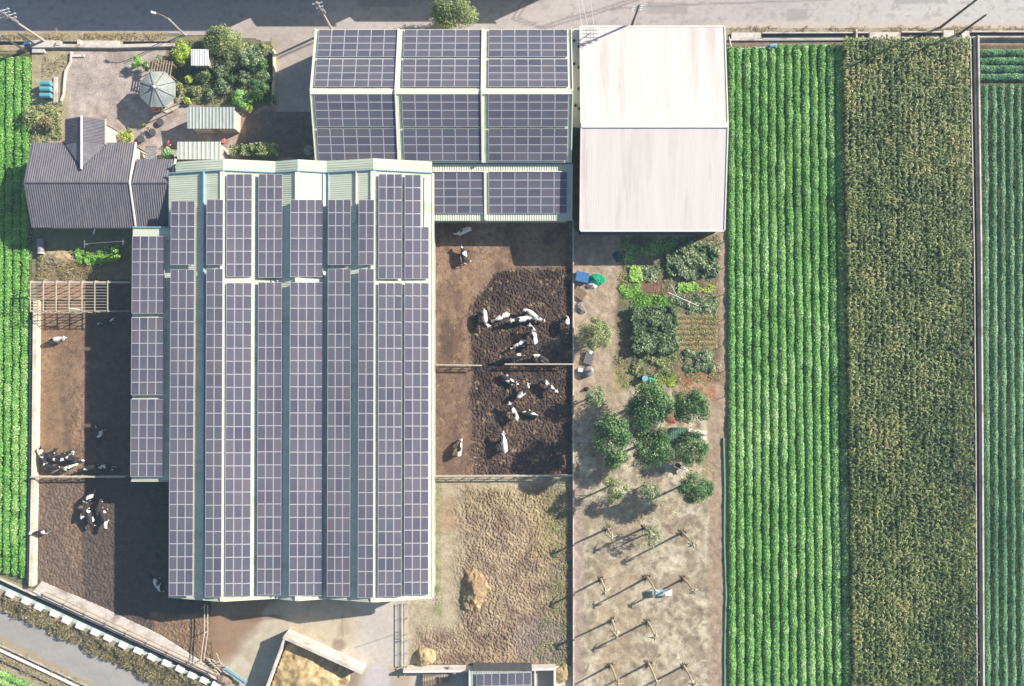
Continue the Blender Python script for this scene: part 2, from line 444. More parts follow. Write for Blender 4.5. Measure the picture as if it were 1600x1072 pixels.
def lumps(X, Y, s=0.):
    a = fbm(X / 1.8, Y / 2.1, 2, s); b = fbm(X / 9 + 5, Y / 9, 3, s)
    pit = sm((a - .38) / .2)
    return pit * 1.25 + b * .45
def f_penr(X, Y):
    wx, wy = warp(X, Y, 9, 26)
    edge = 738 + 46 * sm((470 - wy) / 60.0) + np.where(wy < 440, 20 * sm((440 - wy) / 30), 0)
    dark = sm((wx - edge) / 16 + .5) * sm((wy - 412) / 18)
    L = Lay(X, (158, 130, 106)); n = fbm(X / 26, Y / 40, 5); n2 = fbm(X / 9, Y / 9, 4, 3.)
    L.put(sm((n - .45) * 5), (176, 148, 120), .8); L.put(sm((.44 - n) * 6), (120, 94, 76), .8)
    L.put(sm((n2 - .55) * 5), (112, 86, 68), .6)
    L.put(ellm(X, Y, 698, 525, 12, 30, .6), (96, 82, 74), .7)
    L.put(ellm(X, Y, 700, 470, 20, 25, .6), (110, 88, 74), .4)
    L.put(sm((wy - 560) / 30), (126, 102, 86), .55)
    L.put(linem(X, Y, [(700, 390), (716, 470), (724, 560), (712, 660), (728, 735)], 5, 8), (122, 98, 82), .5)
    n7 = fbm(X / 4, Y / 4, 3, 51.); L.put(sm((n7 - .62) * 9), (104, 82, 68), .6)
    dk = np.array(A(88, 74, 66)); dk2 = np.array(A(112, 92, 80)); n3 = fbm(X / 18, Y / 18, 4, 9.)[..., None]
    tone = dk + (dk2 - dk) * np.clip((n3 - .35) * 3 + ((Y - 600) / 250)[..., None] * .6, 0, 1)
    L.c += (tone - L.c) * dark[..., None]
    n6 = fbm(X / 30, Y / 22, 4, 41.); L.put(sm((n6 - .56) * 9) * dark, (70, 58, 54), .7); L.put(sm((n2 - .66) * 12), (178, 150, 112), .6)
    h = lumps(X, Y) * (.012 + .085 * dark) + (n - .5) * .06
    return h, L.c
patch('pen_ground', [(668, 338), (896, 338), (896, 745), (668, 745)], .85, f_penr, .02, m['mud'])

def f_manure(X, Y):
    wx, wy = warp(X, Y, 10, 28, 5.)
    rough_ = sm((wx - 720) / 34 + .5) * sm((wy - 752) / 20) + sm((wy - 985) / 34 + .5) * sm((wx - 640) / 20); rough_ = np.clip(rough_, 0, 1)
    L = Lay(X, (192, 176, 148)); n = fbm(X / 24, Y / 30, 5, 2.)
    L.put(sm((n - .5) * 5), (204, 190, 160), .7); L.put(boxm(X, Y, 682, 715, 775, 830, 12, 8), (184, 154, 124), .7)
    L.put(boxm(X, Y, 676, 690, 748, 960, 4, 3), (150, 156, 104), .6)
    base = np.array(A(156, 132, 110)); n3 = fbm(X / 16, Y / 16, 4, 8.)
    t = base + (np.array(A(182, 160, 130)) - base) * np.clip((n3[..., None] - .4) * 4, 0, 1)
    t = t + (np.array(A(134, 108, 92)) - t) * (np.clip((.42 - n3) * 5, 0, 1) * .7)[..., None]
    gr = sm((wx - 835) / 40) * np.clip((fbm(X / 30, Y / 50, 4, 12.) - .3) * 3, 0, 1)
    t = t + (np.array(A(124, 122, 88)) - t) * gr[..., None] * .8
    yl = boxm(X, Y, 720, 830, 748, 800, 14, 12) * .4
    t = t + (np.array(A(178, 162, 120)) - t) * yl[..., None]
    yl = boxm(X, Y, 830, 872, 770, 870, 14, 12) * .5
    t = t + (np.array(A(182, 162, 118)) - t) * yl[..., None]
    gy = ellm(X, Y, 845, 1000, 45, 35, .6) * .6
    t = t + (np.array(A(150, 136, 128)) - t) * gy[..., None]
    L.c += (t - L.c) * rough_[..., None]
    h = lumps(X, Y, 3.) * (.012 + .07 * rough_ * (.5 + fbm(X / 22, Y / 22, 3, 21.))) + .25 * ellm(X, Y, 790, 880, 60, 90, 1.2)
    return h, L.c
patch('manure_yard', [(632, 745), (895, 745), (895, 1037), (632, 1037)], .9, f_manure, .02, m['mud'])

LP = [(58, 395), (262, 395), (262, 355), (290, 355), (330, 700), (330, 1040), (250, 990), (62, 908)]
def f_penl(X, Y):
    L = Lay(X, (150, 122, 96)); n = fbm(X / 26, Y / 40, 5, 4.); n2 = fbm(X / 9, Y / 9, 4, 3.)
    L.put(sm((n - .45) * 5), (176, 146, 116), .7); L.put(sm((n2 - .52) * 5), (122, 98, 78), .5)
    wx, wy = warp(X, Y, 8, 26, 2.)
    low = sm((wy - 742) / 8 + .5); tramp = np.clip(low + .5 * sm((wy - 620) / 60) * sm((wx - 95) / 20), 0, 1)
    n7 = fbm(X / 4, Y / 4, 3, 51.); L.put(sm((n7 - .62) * 9), (104, 84, 70), .6); L.put(linem(X, Y, [(100, 500), (92, 600), (112, 700), (100, 738)], 5, 8), (122, 100, 82), .5)
    L.put(low, (124, 108, 96), .8); L.put(low * sm((n - .5) * 5), (134, 112, 92), .7)
    L.put(ellm(X, Y, 120, 830, 20, 60, .6), (148, 120, 96), .5)
    L.put(boxm(X, Y, 56, 100, 470, 745, 10, 8), (166, 136, 104), .4)
    L.put(sm((wx - 128) / 8), (92, 82, 76), .75)  # barn side's cast shadow painted into the pen ground colour
    L.put(boxm(X, Y, 50, 264, 385, 440, 5, 6), (150, 134, 102), .7)
    L.put(boxm(X, Y, 66, 150, 445, 490, 6, 6), (178, 138, 104), .6)
    L.put(boxm(X, Y, 240, 335, 960, 1050, 10, 8), (156, 128, 100), .8)
    h = lumps(X, Y, 7.) * (.012 + .06 * tramp)
    return h, L.c
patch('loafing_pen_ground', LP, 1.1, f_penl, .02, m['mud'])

def f_conc(X, Y):
    L = Lay(X, (206, 192, 168)); n = fbm(X / 30, Y / 30, 5, 6.)
    L.put(sm((n - .5) * 5), (212, 204, 188), .7); L.put(sm((.42 - n) * 6), (178, 162, 138), .6)
    L.put(sm((430 - warp(X, Y, 14, 30)[0] + (Y - 960) * -.9) / 30), (158, 128, 102), .9)
    L.put(sm((352 - warp(X, Y, 10, 26)[0]) / 16), (156, 126, 100), .8)
    L.put(ellm(X, Y, 532, 1007, 12, 10, .7, 5), (150, 132, 116), .8)
    L.put(ellm(X, Y, 400, 966, 45, 5, .7, 4), (150, 118, 96), .7)
    L.put(boxm(X, Y, 560, 640, 930, 1040, 20, 10), (208, 202, 196), .6)
    L.put(linem(X, Y, [(555, 1012), (620, 990)], 1.2, .5), (150, 140, 130), .6)
    L.put(linem(X, Y, [(535, 960), (535, 995)], 1.5, 1), (150, 136, 122), .6)
    L.put(boxm(X, Y, 425, 640, 1045, 1100, 12, 10), (190, 172, 152), .8)
    L.put(ellm(X, Y, 590, 1062, 20, 24, .5, 4), (206, 198, 198), .9)
    L.put(boxm(X, Y, 500, 560, 1038, 1075, 10, 8), (150, 122, 100), .6)
    return (n - .5) * .03, L.c
patch('concrete_yard', [(322, 925), (690, 925), (690, 944), (636, 944), (636, 1038), (895, 1040), (895, 1110), (380, 1110), (335, 1052)], 1.7, f_conc, .035, m['concrete_floor'])

def f_orch(X, Y):
    L = Lay(X, (196, 182, 154)); n = fbm(X / 28, Y / 28, 5, 1.); n2 = fbm(X / 8, Y / 8, 4, 3.)
    L.put(sm((n - .46) * 5), (212, 200, 174), .8); L.put(sm((.44 - n) * 6), (166, 146, 122), .8)
    n4 = fbm(X / 14, Y / 14, 5, 31.); L.put(sm((n4 - .5) * 7), (158, 142, 118), .75); L.put(sm((.4 - n4) * 7), (224, 212, 188), .7)
    L.put(sm((n2 - .56) * 6), (140, 122, 102), .7)
    L.put(boxm(X, Y, 1105, 1140, 300, 1100, 6, 5), (176, 152, 128), .8)
    L.put(boxm(X, Y, 890, 912, 745, 1100, 4, 3), (178, 158, 146), .8)
    L.put(boxm(X, Y, 890, 975, 360, 660, 10, 12), (186, 162, 138), .7)
    L.put(boxm(X, Y, 965, 1125, 372, 600, 8, 12), (122, 108, 80), .8)
    L.put(boxm(X, Y, 1003, 1042, 441, 460, 2, 1), (142, 104, 86), .9)
    L.put(boxm(X, Y, 1058, 1121, 490, 546, 2, 1), (170, 150, 108), .9)
    L.put(boxm(X, Y, 1060, 1118, 582, 626, 8, 8), (176, 124, 92), .7)
    L.put(boxm(X, Y, 955, 1000, 575, 610, 8, 10), (162, 150, 104), .7)
    L.put(boxm(X, Y, 905, 1000, 780, 850, 12, 14), (176, 160, 132), .6)
    L.put(ellm(X, Y, 960, 960, 40, 100, .8), (190, 168, 138), .5)
    h = (n - .5) * .12 + n2 * .10 + n4 * .08
    return h, L.c
patch('orchard_ground', [(893, 345), (1138, 345), (1138, 1115), (893, 1115)], 1.5, f_orch, .02, m['soil'])

def f_field(X, Y):
    L = Lay(X, (112, 96, 78)); n = fbm(X / 14, Y / 14, 4, 1.)
    L.put(sm((n - .5) * 5), (132, 114, 92), .7)
    L.put(boxm(X, Y, 1100, 1900, 40, 70, 2, 1), (190, 178, 150), .8)
    L.put(boxm(X, Y, 1140, 1312, 64, 73, 2, 1), (150, 132, 116), .9)
    return n * .05, L.c
patch('field_soil', [(1134, 44), (1760, 44), (1760, 1130), (1134, 1130)], 4, f_field, .01, m['soil'])
patch('bean_field_soil', [(-150, 84), (50, 84), (50, 905), (30, 905), (-150, 830)], 4, f_field, .01, m['soil'])

def f_verge(X, Y):
    L = Lay(X, (190, 172, 146)); n = fbm(X / 18, Y / 10, 4, 1.)
    L.put(sm((n - .5) * 5), (172, 160, 116), .7)
    return n * .06, L.c
patch('verge', [(-200, 50), (262, 50), (262, 78), (-200, 82)], 2.5, f_verge, .02, m['soil'])

def f_lane(X, Y):
    L = Lay(X, (176, 172, 166)); n = fbm(X / 40, Y / 25, 4, 1.)
    L.put(sm((n - .45) * 5), (166, 162, 156), .6)
    t = (Y - (939 + X * .513))       # distance below the upper edge
    L.put(sm((14 - t + 10 * (n - .5)) / 10), (172, 158, 130), .9)
    L.put(sm((t - 50 + 12 * (n - .5)) / 8), (178, 164, 134), .9)
    return 0, L.c
patch('lane', [(-200, 780), (0, 900), (62, 925), (345, 1058), (395, 1115), (-200, 1115)], 2.0, f_lane, .015, m['asphalt'])
def f_barnfloor(X, Y):
    L = Lay(X, (150, 142, 132)); n = fbm(X / 30, Y / 30, 4, 1.); L.put(sm((n - .5) * 5), (120, 112, 104), .7); return 0, L.c
patch('barn_floor', [(232, 350), (672, 275), (672, 925), (290, 925), (290, 745), (232, 745)], 8, f_barnfloor, .075, m['concrete_floor'])

# ------------------------------------------------------------------ solar arrays
quota = {}
def lerp(a, b, t): return a + (b - a) * t
def solar_array(parent, nw, ne, se, sw, cols, rows, key, legs=0.0, limit=100, skip=None):
    """nw..sw: world corners of the module plane. Modules are sub-parts while the building's quota lasts."""
    nw, ne, se, sw = [Vector(v) for v in (nw, ne, se, sw)]
    nrm = (ne - nw).cross(sw - nw).normalized()
    if nrm.z < 0: nrm = -nrm
    u = ((ne - nw) + (se - sw)) / 2; v = ((sw - nw) + (se - ne)) / 2
    cu, cv = u.length / cols, v.length / rows
    ux, vx = u.normalized(), v.normalized()
    def cell(i, j):
        return lerp(lerp(nw, ne, (i + .5) / cols), lerp(sw, se, (i + .5) / cols), (j + .5) / rows)
    mb = MB(); rails = MB(); varl = []
    a = cu / 2 - .012; b = cv / 2 - .012; fr = .036
    def module(mbx, c):
        t = .04
        o = [c + ux * (sx * a) + vx * (sy * b) for sx, sy in ((-1, -1), (1, -1), (1, 1), (-1, 1))]
        i_ = [c + ux * (sx * (a - fr)) + vx * (sy * (b - fr)) for sx, sy in ((-1, -1), (1, -1), (1, 1), (-1, 1))]
        top = [p + nrm * t for p in o]; itop = [p + nrm * t for p in i_]; gl = [p + nrm * (t - .006) for p in i_]
        for k in range(4):
            k2 = (k + 1) % 4
            mbx.face((o[k], o[k2], top[k2], top[k]), 0); mbx.face((top[k], top[k2], itop[k2], itop[k]), 0)
        mbx.face(gl, 1); mbx.face([o[3], o[2], o[1], o[0]], 0)
    ctr = lerp(lerp(nw, ne, .5), lerp(sw, se, .5), .5)
    # purlins and short posts that carry the modules
    for q in (0.12, .5, .88):
        rails.bar(lerp(nw, sw, .01).lerp(lerp(ne, se, .01), q) - nrm * .06, lerp(nw, sw, .99).lerp(lerp(ne, se, .99), q) - nrm * .06, .06, .08, 0)
    if legs:
        for q in (.1, .9):
            for w in np.linspace(.03, .97, max(2, int(v.length / 3.3))):
                p = lerp(lerp(nw, ne, q), lerp(sw, se, q), w) - nrm * .1
                rails.bar(p, p - Vector((0, 0, legs)), .06, .06, 0)
    rest = []
    singles = []
    for j in range(rows):
        for i in range(cols):
            if skip and skip(i, j): continue
            if quota.get(key, 0) < limit: singles.append((i, j)); quota[key] = quota.get(key, 0) + 1
            else: rest.append((i, j))
    start = len(rails.f)
    for i, j in rest: module(rails, cell(i, j))
    o = rails.build('solar_array', [m['frame'], m['glass']], parent, loc=ctr)
    at = o.data.attributes.new('var', 'FLOAT', 'FACE')
    vals = np.zeros(len(o.data.polygons), dtype=np.float32)
    for q in range(len(rest)): vals[start + 10 * q:start + 10 * (q + 1)] = rnd.random()
    at.data.foreach_set('value', vals)
    if singles:
        c0 = cell(*singles[0]); module(mb, c0)
        p0 = mb.build('solar_panel', [m['frame'], m['glass']], o, loc=c0)
        at = p0.data.attributes.new('var', 'FLOAT', 'FACE')
        for (i, j) in singles[1:]:
            q = p0.copy(); C.objects.link(q); q.parent = o; q.location = p0.location + (cell(i, j) - c0)
    return o

def gable_walls(mb, corners, zt, t=.15):
    """closed wall ring: corners list of xy, zt list of top heights"""
    n = len(corners); cx = sum(c[0] for c in corners) / n; cy = sum(c[1] for c in corners) / n
    for k in range(n):
        a = corners[k]; b = corners[(k + 1) % n]
        za, zb = zt[k], zt[(k + 1) % n]
        d = Vector((b[0] - a[0], b[1] - a[1], 0)).normalized(); nn = Vector((-d.y, d.x, 0))
        if nn.dot(Vector((cx - a[0], cy - a[1], 0))) < 0: nn = -nn
        a2 = (a[0] + nn.x * t, a[1] + nn.y * t); b2 = (b[0] + nn.x * t, b[1] + nn.y * t)
        mb.prism([a, b, b2, a2], 0, [za, zb, zb, za])

# ------------------------------------------------------------------ big cattle barn
def bx(x, y): return x - (y - 540) * .0045 * (800 - x) / 450
barn = thing('cattle_barn', 'long pale green barn roofed with rows of solar arrays, between the cattle pens', 'barn', P(470, 600))
prof = [(264, 4.9), (320, 5.95), (348, 6.45), (430, 5.3), (465, 6.2), (510, 5.4), (583, 6.7), (675, 5.2)]
def gx(x, h, y): 
    return P(bx(x, y), y, h).x
yS = P(0, 934, 5.4).y; yN = P(0, 269, 5.8).y
NEXT = P(0, 250, 5.8).y
for k in range(len(prof) - 1):
    (x0, h0), (x1, h1) = prof[k], prof[k + 1]
    q = MB()
    X0, X1 = gx(x0, h0, 600), gx(x1, h1, 600)
    if k == 0: X0s = X0
    # ribs run down the slope (east-west)
    if h0 > h1: a, b, c_, d = (X0, yN, h0), (X0, yS, h0), (X1, yS, h1), (X1, yN, h1)
    else: a, b, c_, d = (X1, yN, h1), (X1, yS, h1), (X0, yS, h0), (X0, yN, h0)
    q.ribbed(a, b, c_, d, .26, .03)
    q.build('roof_slope', m['cream_roof'], barn)
# ridge caps, valley gutters, end flashing
for x, h in ((348, 6.45), (465, 6.2), (583, 6.7)):
    q = MB(); q.prism([(gx(x, h, 600) - .28, yN - .02), (gx(x, h, 600) + .28, yN - .02), (gx(x, h, 600) + .28, yS - .06), (gx(x, h, 600) - .28, yS - .06)], h - .02, h + .09)
    q.build('ridge_cap', m['cream_trim'], barn)
for x, h in ((430, 5.3), (510, 5.4)):
    q = MB(); X = gx(x, h, 600)
    for dx in (-.35, .3): q.box((X + dx, (yN + yS) / 2, h + .12), (.05, yN - yS, .22))
    q.build('valley_gutter', m['gutter_blue'], barn)
q = MB(); X = gx(320, 5.95, 600); q.box((X, (yN + yS) / 2, 6.15), (.14, yN - yS + .02, .3)); q.build('roof_flashing', m['gutter_blue'], barn)
q = MB(); X = gx(557, 6.2, 600); q.box((X, yN - 3.2, 6.36), (.08, 6.4, .18)); q.build('roof_flashing', m['cream_trim'], barn)
q = MB()
for k in range(len(prof) - 1):
    (x0, h0), (x1, h1) = prof[k], prof[k + 1]
    a = Vector((gx(x0, h0, 600), yS - .08, h0 - .1)); b = Vector((gx(x1, h1, 600), yS - .08, h1 - .1)); q.bar(a, b, .10, .34)
q.build('gable_fascia', m['cream_trim'], barn)
q = MB()
for k in range(len(prof) - 1):
    (x0, h0), (x1, h1) = prof[k], prof[k + 1]
    a = Vector((gx(x0, h0, 600), yN + .04, h0 + .1)); b = Vector((gx(x1, h1, 600), yN + .04, h1 + .1)); q.bar(a, b, .12, .24)
q.build('north_flashing', m['gutter_blue'], barn)
X = gx(675, 5.2, 600); q = MB(); q.box((X + .14, (yN + yS) / 2, 5.16), (.26, yN - yS, .22)); q.build('eave_gutter', m['cream_trim'], barn)
# north extension, a step lower
for k in range(len(prof) - 1):
    (x0, h0), (x1, h1) = prof[k], prof[k + 1]
    if k == 0: x0, h0 = 274, 5.0
    X0, X1 = gx(x0, h0, 600), gx(x1, h1, 600); h0 -= .14; h1 -= .14
    y1 = yN - .3
    if h0 > h1: a, b, c_, d = (X0, NEXT, h0), (X0, y1, h0), (X1, y1, h1), (X1, NEXT, h1)
    else: a, b, c_, d = (X1, NEXT, h1), (X1, y1, h1), (X0, y1, h0), (X0, NEXT, h0)
    q = MB(); q.ribbed(a, b, c_, d, .26, .03, .03); q.build('north_roof_slope', m['cream_roof'], barn)
# gable end panels, posts and low side walls
for yy, nm in ((yS + .25, 'south_gable'), (NEXT - .3, 'north_gable')):
    q = MB()
    for k in range(len(prof) - 1):
        (x0, h0), (x1, h1) = prof[k], prof[k + 1]
        X0, X1 = gx(x0, h0, 600) + (.3 if k == 0 else 0), gx(x1, h1, 600) - (.3 if k == len(prof) - 2 else 0)
        q.prism([(X0, yy), (X1, yy), (X1, yy + .12), (X0, yy + .12)], 3.2, [h0 - .2, h1 - .2, h1 - .2, h0 - .2])
    q.build('gable_wall', m['cream_roof'], barn)
for x, hh in ((266, 4.8), (430, 5.2), (510, 5.3), (673, 5.0)):
    X = gx(x, hh, 600) + (.2 if x < 300 else -.2 if x > 600 else 0)
    q0 = MB(); q0.box((X, yS + .5, hh / 2), (.2, .2, hh)); p0 = q0.build('post', m['rail'], barn, loc=(X, yS + .5, 0))
    for yy in np.linspace(yS + 5, yN - .5, 11):
        c2 = p0.copy(); C.objects.link(c2); c2.parent = barn; c2.location = Vector((X, yy, 0)) - Vector(barn.location)
X = gx(674, 5.2, 600) - .1
q = MB(); q.box((X, (yN + yS) / 2, .7), (.18, yN - yS, 1.4)); q.build('side_wall', m['concrete_grey'], barn)
q = MB(); q.box((gx(280, 5, 600), (P(0, 745, 0).y + yS) / 2, .6), (.18, P(0, 745, 0).y - yS, 1.2)); q.build('side_wall', m['concrete_grey'], barn)

def bar_arr(x0, x1, y0, y1, hl, hr, cols, rows, legs=.0, skip=None):
    c = [P(bx(x0, y0), y0, hl), P(bx(x1, y0), y0, hr), P(bx(x1, y1), y1, hr), P(bx(x0, y1), y1, hl)]
    # keep the array square in plan: use one common plan width
    solar_array(barn, c[0], c[1], c[2], c[3], cols, rows, 'barn', legs, skip=skip)
UP, LO = {}, {}
bar_arr(353, 393, 272, 433, 6.62, 6.0, 3, 8, .15)
bar_arr(403, 440.5, 272, 434, 6.05, 5.75, 3, 8, .25)
bar_arr(453, 504.5, 312, 433, 6.5, 5.85, 4, 6, .25)
bar_arr(266, 303.5, 314, 414, 6.15, 6.1, 3, 5, .8)
bar_arr(322, 348, 312, 414, 6.7, 6.65, 2, 5, .4)
bar_arr(512, 548, 312, 414, 6.35, 6.3, 3, 5, .5)
bar_arr(560, 584.3, 312, 414, 6.9, 6.85, 2, 5, .4)
bar_arr(591, 628, 272, 436, 6.9, 6.4, 3, 8, .15)
bar_arr(632, 670, 273, 436, 6.25, 5.6, 3, 8, .15, skip=lambda i, j: i == 2 and j < 4)
bar_arr(353, 393, 442, 932, 6.62, 6.0, 3, 24, .15)
bar_arr(403, 440.5, 441, 930, 6.05, 5.75, 3, 24, .25)
bar_arr(453, 504.5, 441, 931, 6.5, 5.85, 4, 24, .25)
bar_arr(266, 303.5, 421, 931, 6.15, 6.1, 3, 25, .8)
bar_arr(322, 348, 420, 933, 6.7, 6.65, 2, 25, .4)
bar_arr(512, 548, 420, 932, 6.35, 6.3, 3, 25, .5)
bar_arr(560, 584.3, 420, 934, 6.9, 6.85, 2, 25, .4)
bar_arr(591, 628, 442, 933, 6.9, 6.4, 3, 24, .15)
bar_arr(632, 670, 442, 930, 6.25, 5.6, 3, 24, .15)
for x in (311, 397, 447, 553):        # white walkway brackets in the gaps
    pass

# west lean-to of the barn
lean = thing('loafing_shed', 'narrow lean-to shed with three square solar arrays along the west side of the big barn', 'shed', P(245, 560))
def lx(x, h, y): return P(x - (y - 560) * .008, y, h)
q = MB(); hA, hB = 5.0, 4.85
q.ribbed(lx(268, hA, 356), lx(266, hA, 750), lx(207, hB, 750), lx(206, hB, 356), .26, .03)
q.build('roof', m['cream_roof'], lean)
q = MB(); q.bar(lx(206, hB + .1, 355), lx(266, hA + .1, 355), .12, .2); q.build('flashing', m['gutter_blue'], lean)
q = MB(); q.bar(lx(207, hB - .05, 751.5), lx(266, hA - .05, 751.5), .12, .24); q.build('fascia', m['cream_trim'], lean)
p0 = None
for yy in np.linspace(362, 745, 7):
    p = lx(210, 4.7, yy)
    if p0 is None: q = MB(); q.box((p.x, p.y, 2.35), (.18, .18, 4.7)); p0 = q.build('post', m['rail'], lean, loc=(p.x, p.y, 0))
    else: c2 = p0.copy(); C.objects.link(c2); c2.parent = lean; c2.location = Vector((p.x, p.y, 0)) - Vector(lean.location)
for y0, y1 in ((369, 490), (496, 617.5), (623.5, 745)):
    solar_array(lean, lx(205.2, 5.4, y0), lx(256.5, 5.4, y0), lx(256.5, 5.4, y1), lx(205.2, 5.4, y1), 4, 6, 'lean', .4)

# ------------------------------------------------------------------ north solar hall
hall = thing('solar_hall', 'broad gabled hall with twelve solar arrays in a three by four layout', 'hall', P(690, 160))
e, r = 4.9, 7.3
Yn, Yr, Ys = P(0, 46, e).y, P(0, 143.5, r).y, P(0, 254.5, e).y
XL, XR = P(494.5, 0, e).x, P(891.5, 0, e).x
q = MB(); q.ribbed((XR, Yr, r), (XL, Yr, r), (XL, Yn, e), (XR, Yn, e), .26, .03); q.build('roof_slope', m['cream_roof'], hall)
q = MB(); q.ribbed((XL, Yr, r), (XR, Yr, r), (XR, Ys, e), (XL, Ys, e), .26, .03); q.build('roof_slope', m['cream_roof'], hall)
q = MB(); q.prism([(XL - .05, Yr - .3), (XR + .05, Yr - .3), (XR + .05, Yr + .3), (XL - .05, Yr + .3)], r, r + .12); q.build('ridge_cap', m['cream_trim'], hall)
for X in (XL - .07, XR + .07):
    q = MB(); q.bar((X, Yn, e + .02), (X, Yr, r + .04), .12, .3); q.bar((X, Yr, r + .04), (X, Ys, e + .02), .12, .3); q.build('verge_trim', m['cream_trim'], hall)
for xp in (626.7, 757.5):
    X = P(xp, 0, e).x
    for dx in (-.3,):
        q = MB(); q.bar((X + dx, Yn, e + .2), (X + dx, Yr - .02, r + .2), .16, .3); q.bar((X + dx, Yr, r + .2), (X + dx, Ys, e + .2), .16, .3)
        q.build('walkway_curb', m['cream_trim'], hall)
q = MB(); gable_walls(q, [(XL + .3, Yn - .3), (XR - .3, Yn - .3), (XR - .3, Yr), (XR - .3, Ys + .3), (XL + .3, Ys + .3), (XL + .3, Yr)], [e - .2, e - .2, r - .15, e - .2, e - .2, r - .15]); q.build('wall', m['cream_roof'], hall)
def slope(y0, z0, y1, z1, t): return lerp(y0, y1, t), lerp(z0, z1, t)
for side in (0, 1):
    for (t0, t1) in (((.015, .46), (.49, .935)) if side == 0 else ((.035, .49), (.515, .975))):
        for (xa, xb) in ((499, 622), (632, 752.5), (763.5, 886)):
            xa, xb = P(xa, 0, e).x, P(xb, 0, e).x
            if side == 0: (ya, za), (yb, zb) = slope(Yn, e, Yr, r, t0), slope(Yn, e, Yr, r, t1)
            else: (ya, za), (yb, zb) = slope(Yr, r, Ys, e, t0), slope(Yr, r, Ys, e, t1)
            za += .16; zb += .16
            solar_array(hall, (xa, ya, za), (xb, ya, za), (xb, yb, zb), (xa, yb, zb), 6, 4, 'hall', .1)
# south lean-to of the hall
sl = thing('lean_to_shed', 'cream lean-to with two solar arrays on the south side of the solar hall', 'shed', P(780, 300))
hN, hS = 4.45, 3.6
a, b = P(664, 256, hN), P(894, 256, hN); c_, d = P(893, 345, hS), P(671, 345, hS); a.x = d.x; b.x = c_.x
q = MB(); q.ribbed(a, b, c_, d, .3, .04); q.build('roof', m['cream_roof'], sl)
for X, in ((a.x,), (b.x,)):
    q = MB(); q.bar((X, a.y, hN + .03), (X, d.y, hS + .03), .14, .24); q.build('verge_trim', m['cream_trim'], sl)
q = MB(); q.bar((a.x, a.y - 1.0, hN + .12), (b.x - 1.2, a.y - 1.0, hN + .12), .1, .1); q.build('pipe', m['white_trim'], sl)
q = MB(); q.bar((P(758.5, 0, 4).x, a.y - 1.0, hN + .15), (P(758.5, 0, 4).x, d.y + .1, hS + .2), .3, .2); q.build('walkway_curb', m['cream_trim'], sl)
q = MB(); gable_walls(q, [(a.x + .2, a.y - .2), (b.x - .2, a.y - .2), (b.x - .2, d.y + .4), (a.x + .2, d.y + .4)], [hN - .2, hN - .2, hS - .15, hS - .15]); q.build('wall', m['cream_roof'], sl)
def slz(y): return lerp(hN, hS, (a.y - y) / (a.y - d.y)) + .16
for xa, xb, n in ((673.5, 755, 4), (763.5, 886, 6)):
    xa, xb = P(xa, 0, 4).x, P(xb, 0, 4).x; y0, y1 = P(0, 269, 4.3).y, P(0, 334, 3.7).y
    solar_array(sl, (xa, y0, slz(y0)), (xb, y0, slz(y0)), (xb, y1, slz(y1)), (xa, y1, slz(y1)), n, 5, 'sl', .1)

# ------------------------------------------------------------------ white warehouse
wh = thing('white_warehouse', 'big plain white gable roofed warehouse between solar hall and green field', 'warehouse', P(1020, 200))
e, r = 4.9, 6.3
Yn, Yr, Ys = P(0, 42, e).y, P(0, 197, r).y, P(0, 360, e).y; XL, XR = P(907, 0, e).x, P(1131.5, 0, e).x
q = MB(); q.ribbed((XR, Yr, r), (XL, Yr, r), (XL, Yn, e), (XR, Yn, e), .3, .005, .05, round_=True); q.build('roof_slope', m['white_roof'], wh)
q = MB(); q.ribbed((XL, Yr, r), (XR, Yr, r), (XR, Ys, e), (XL, Ys, e), .3, .005, .05, round_=True); q.build('roof_slope', m['white_roof'], wh)
q = MB(); q.prism([(XL - .05, Yr - .22), (XR + .12, Yr - .22), (XR + .12, Yr + .4), (XL - .05, Yr + .4)], r, r + .12); q.build('ridge_cap', m['white_trim'], wh)
for X in (XL - .06, XR + .06):
    q = MB(); q.bar((X, Yn, e + .02), (X, Yr, r + .02), .16, .12); q.bar((X, Yr, r + .02), (X, Ys, e + .02), .16, .12); q.build('verge_trim', m['white_trim'], wh)
for Y in (Yn + .06, Ys - .06):
    q = MB(); q.bar((XL, Y, e - .02), (XR, Y, e - .02), .2, .12); q.build('eave_gutter', m['white_trim'], wh)
q = MB(); gable_walls(q, [(XL + .25, Yn - .25), (XR - .25, Yn - .25), (XR - .25, Yr), (XR - .25, Ys + .25), (XL + .25, Ys + .25), (XL + .25, Yr)], [e - .15, e - .15, r - .12, e - .15, e - .15, r - .12]); q.build('wall', m['dark'], wh)
# flat white annexe strip with vents
an = thing('flat_annexe', 'narrow flat white annexe roof dotted with dark vents, squeezed between solar hall and white warehouse', 'annexe', P(900, 120))
aN, aS = P(894, 45, 4.4), P(907, 199, 4.4)
q = MB(); q.box(((aN.x + aS.x) / 2, (aN.y + aS.y) / 2, 4.3), (aS.x - aN.x - .05, aN.y - aS.y, .24)); q.build('roof', m['white_trim'], an)
q = MB(); q.box(((aN.x + aS.x) / 2, (aN.y + aS.y) / 2, 2.08), (aS.x - aN.x - .3, aN.y - aS.y - .3, 4.16)); q.build('wall', m['white_trim'], an)
for py, px in ((73, 904), (106, 904), (139, 904), (170, 905), (100, 897), (165, 899), (64, 897)):
    p = P(px, py, 4.45); q = MB(); q.tube([p - Vector((0, 0, .03)), p + Vector((0, 0, .22))], .15, 8); q.build('vent', m['black'], an)

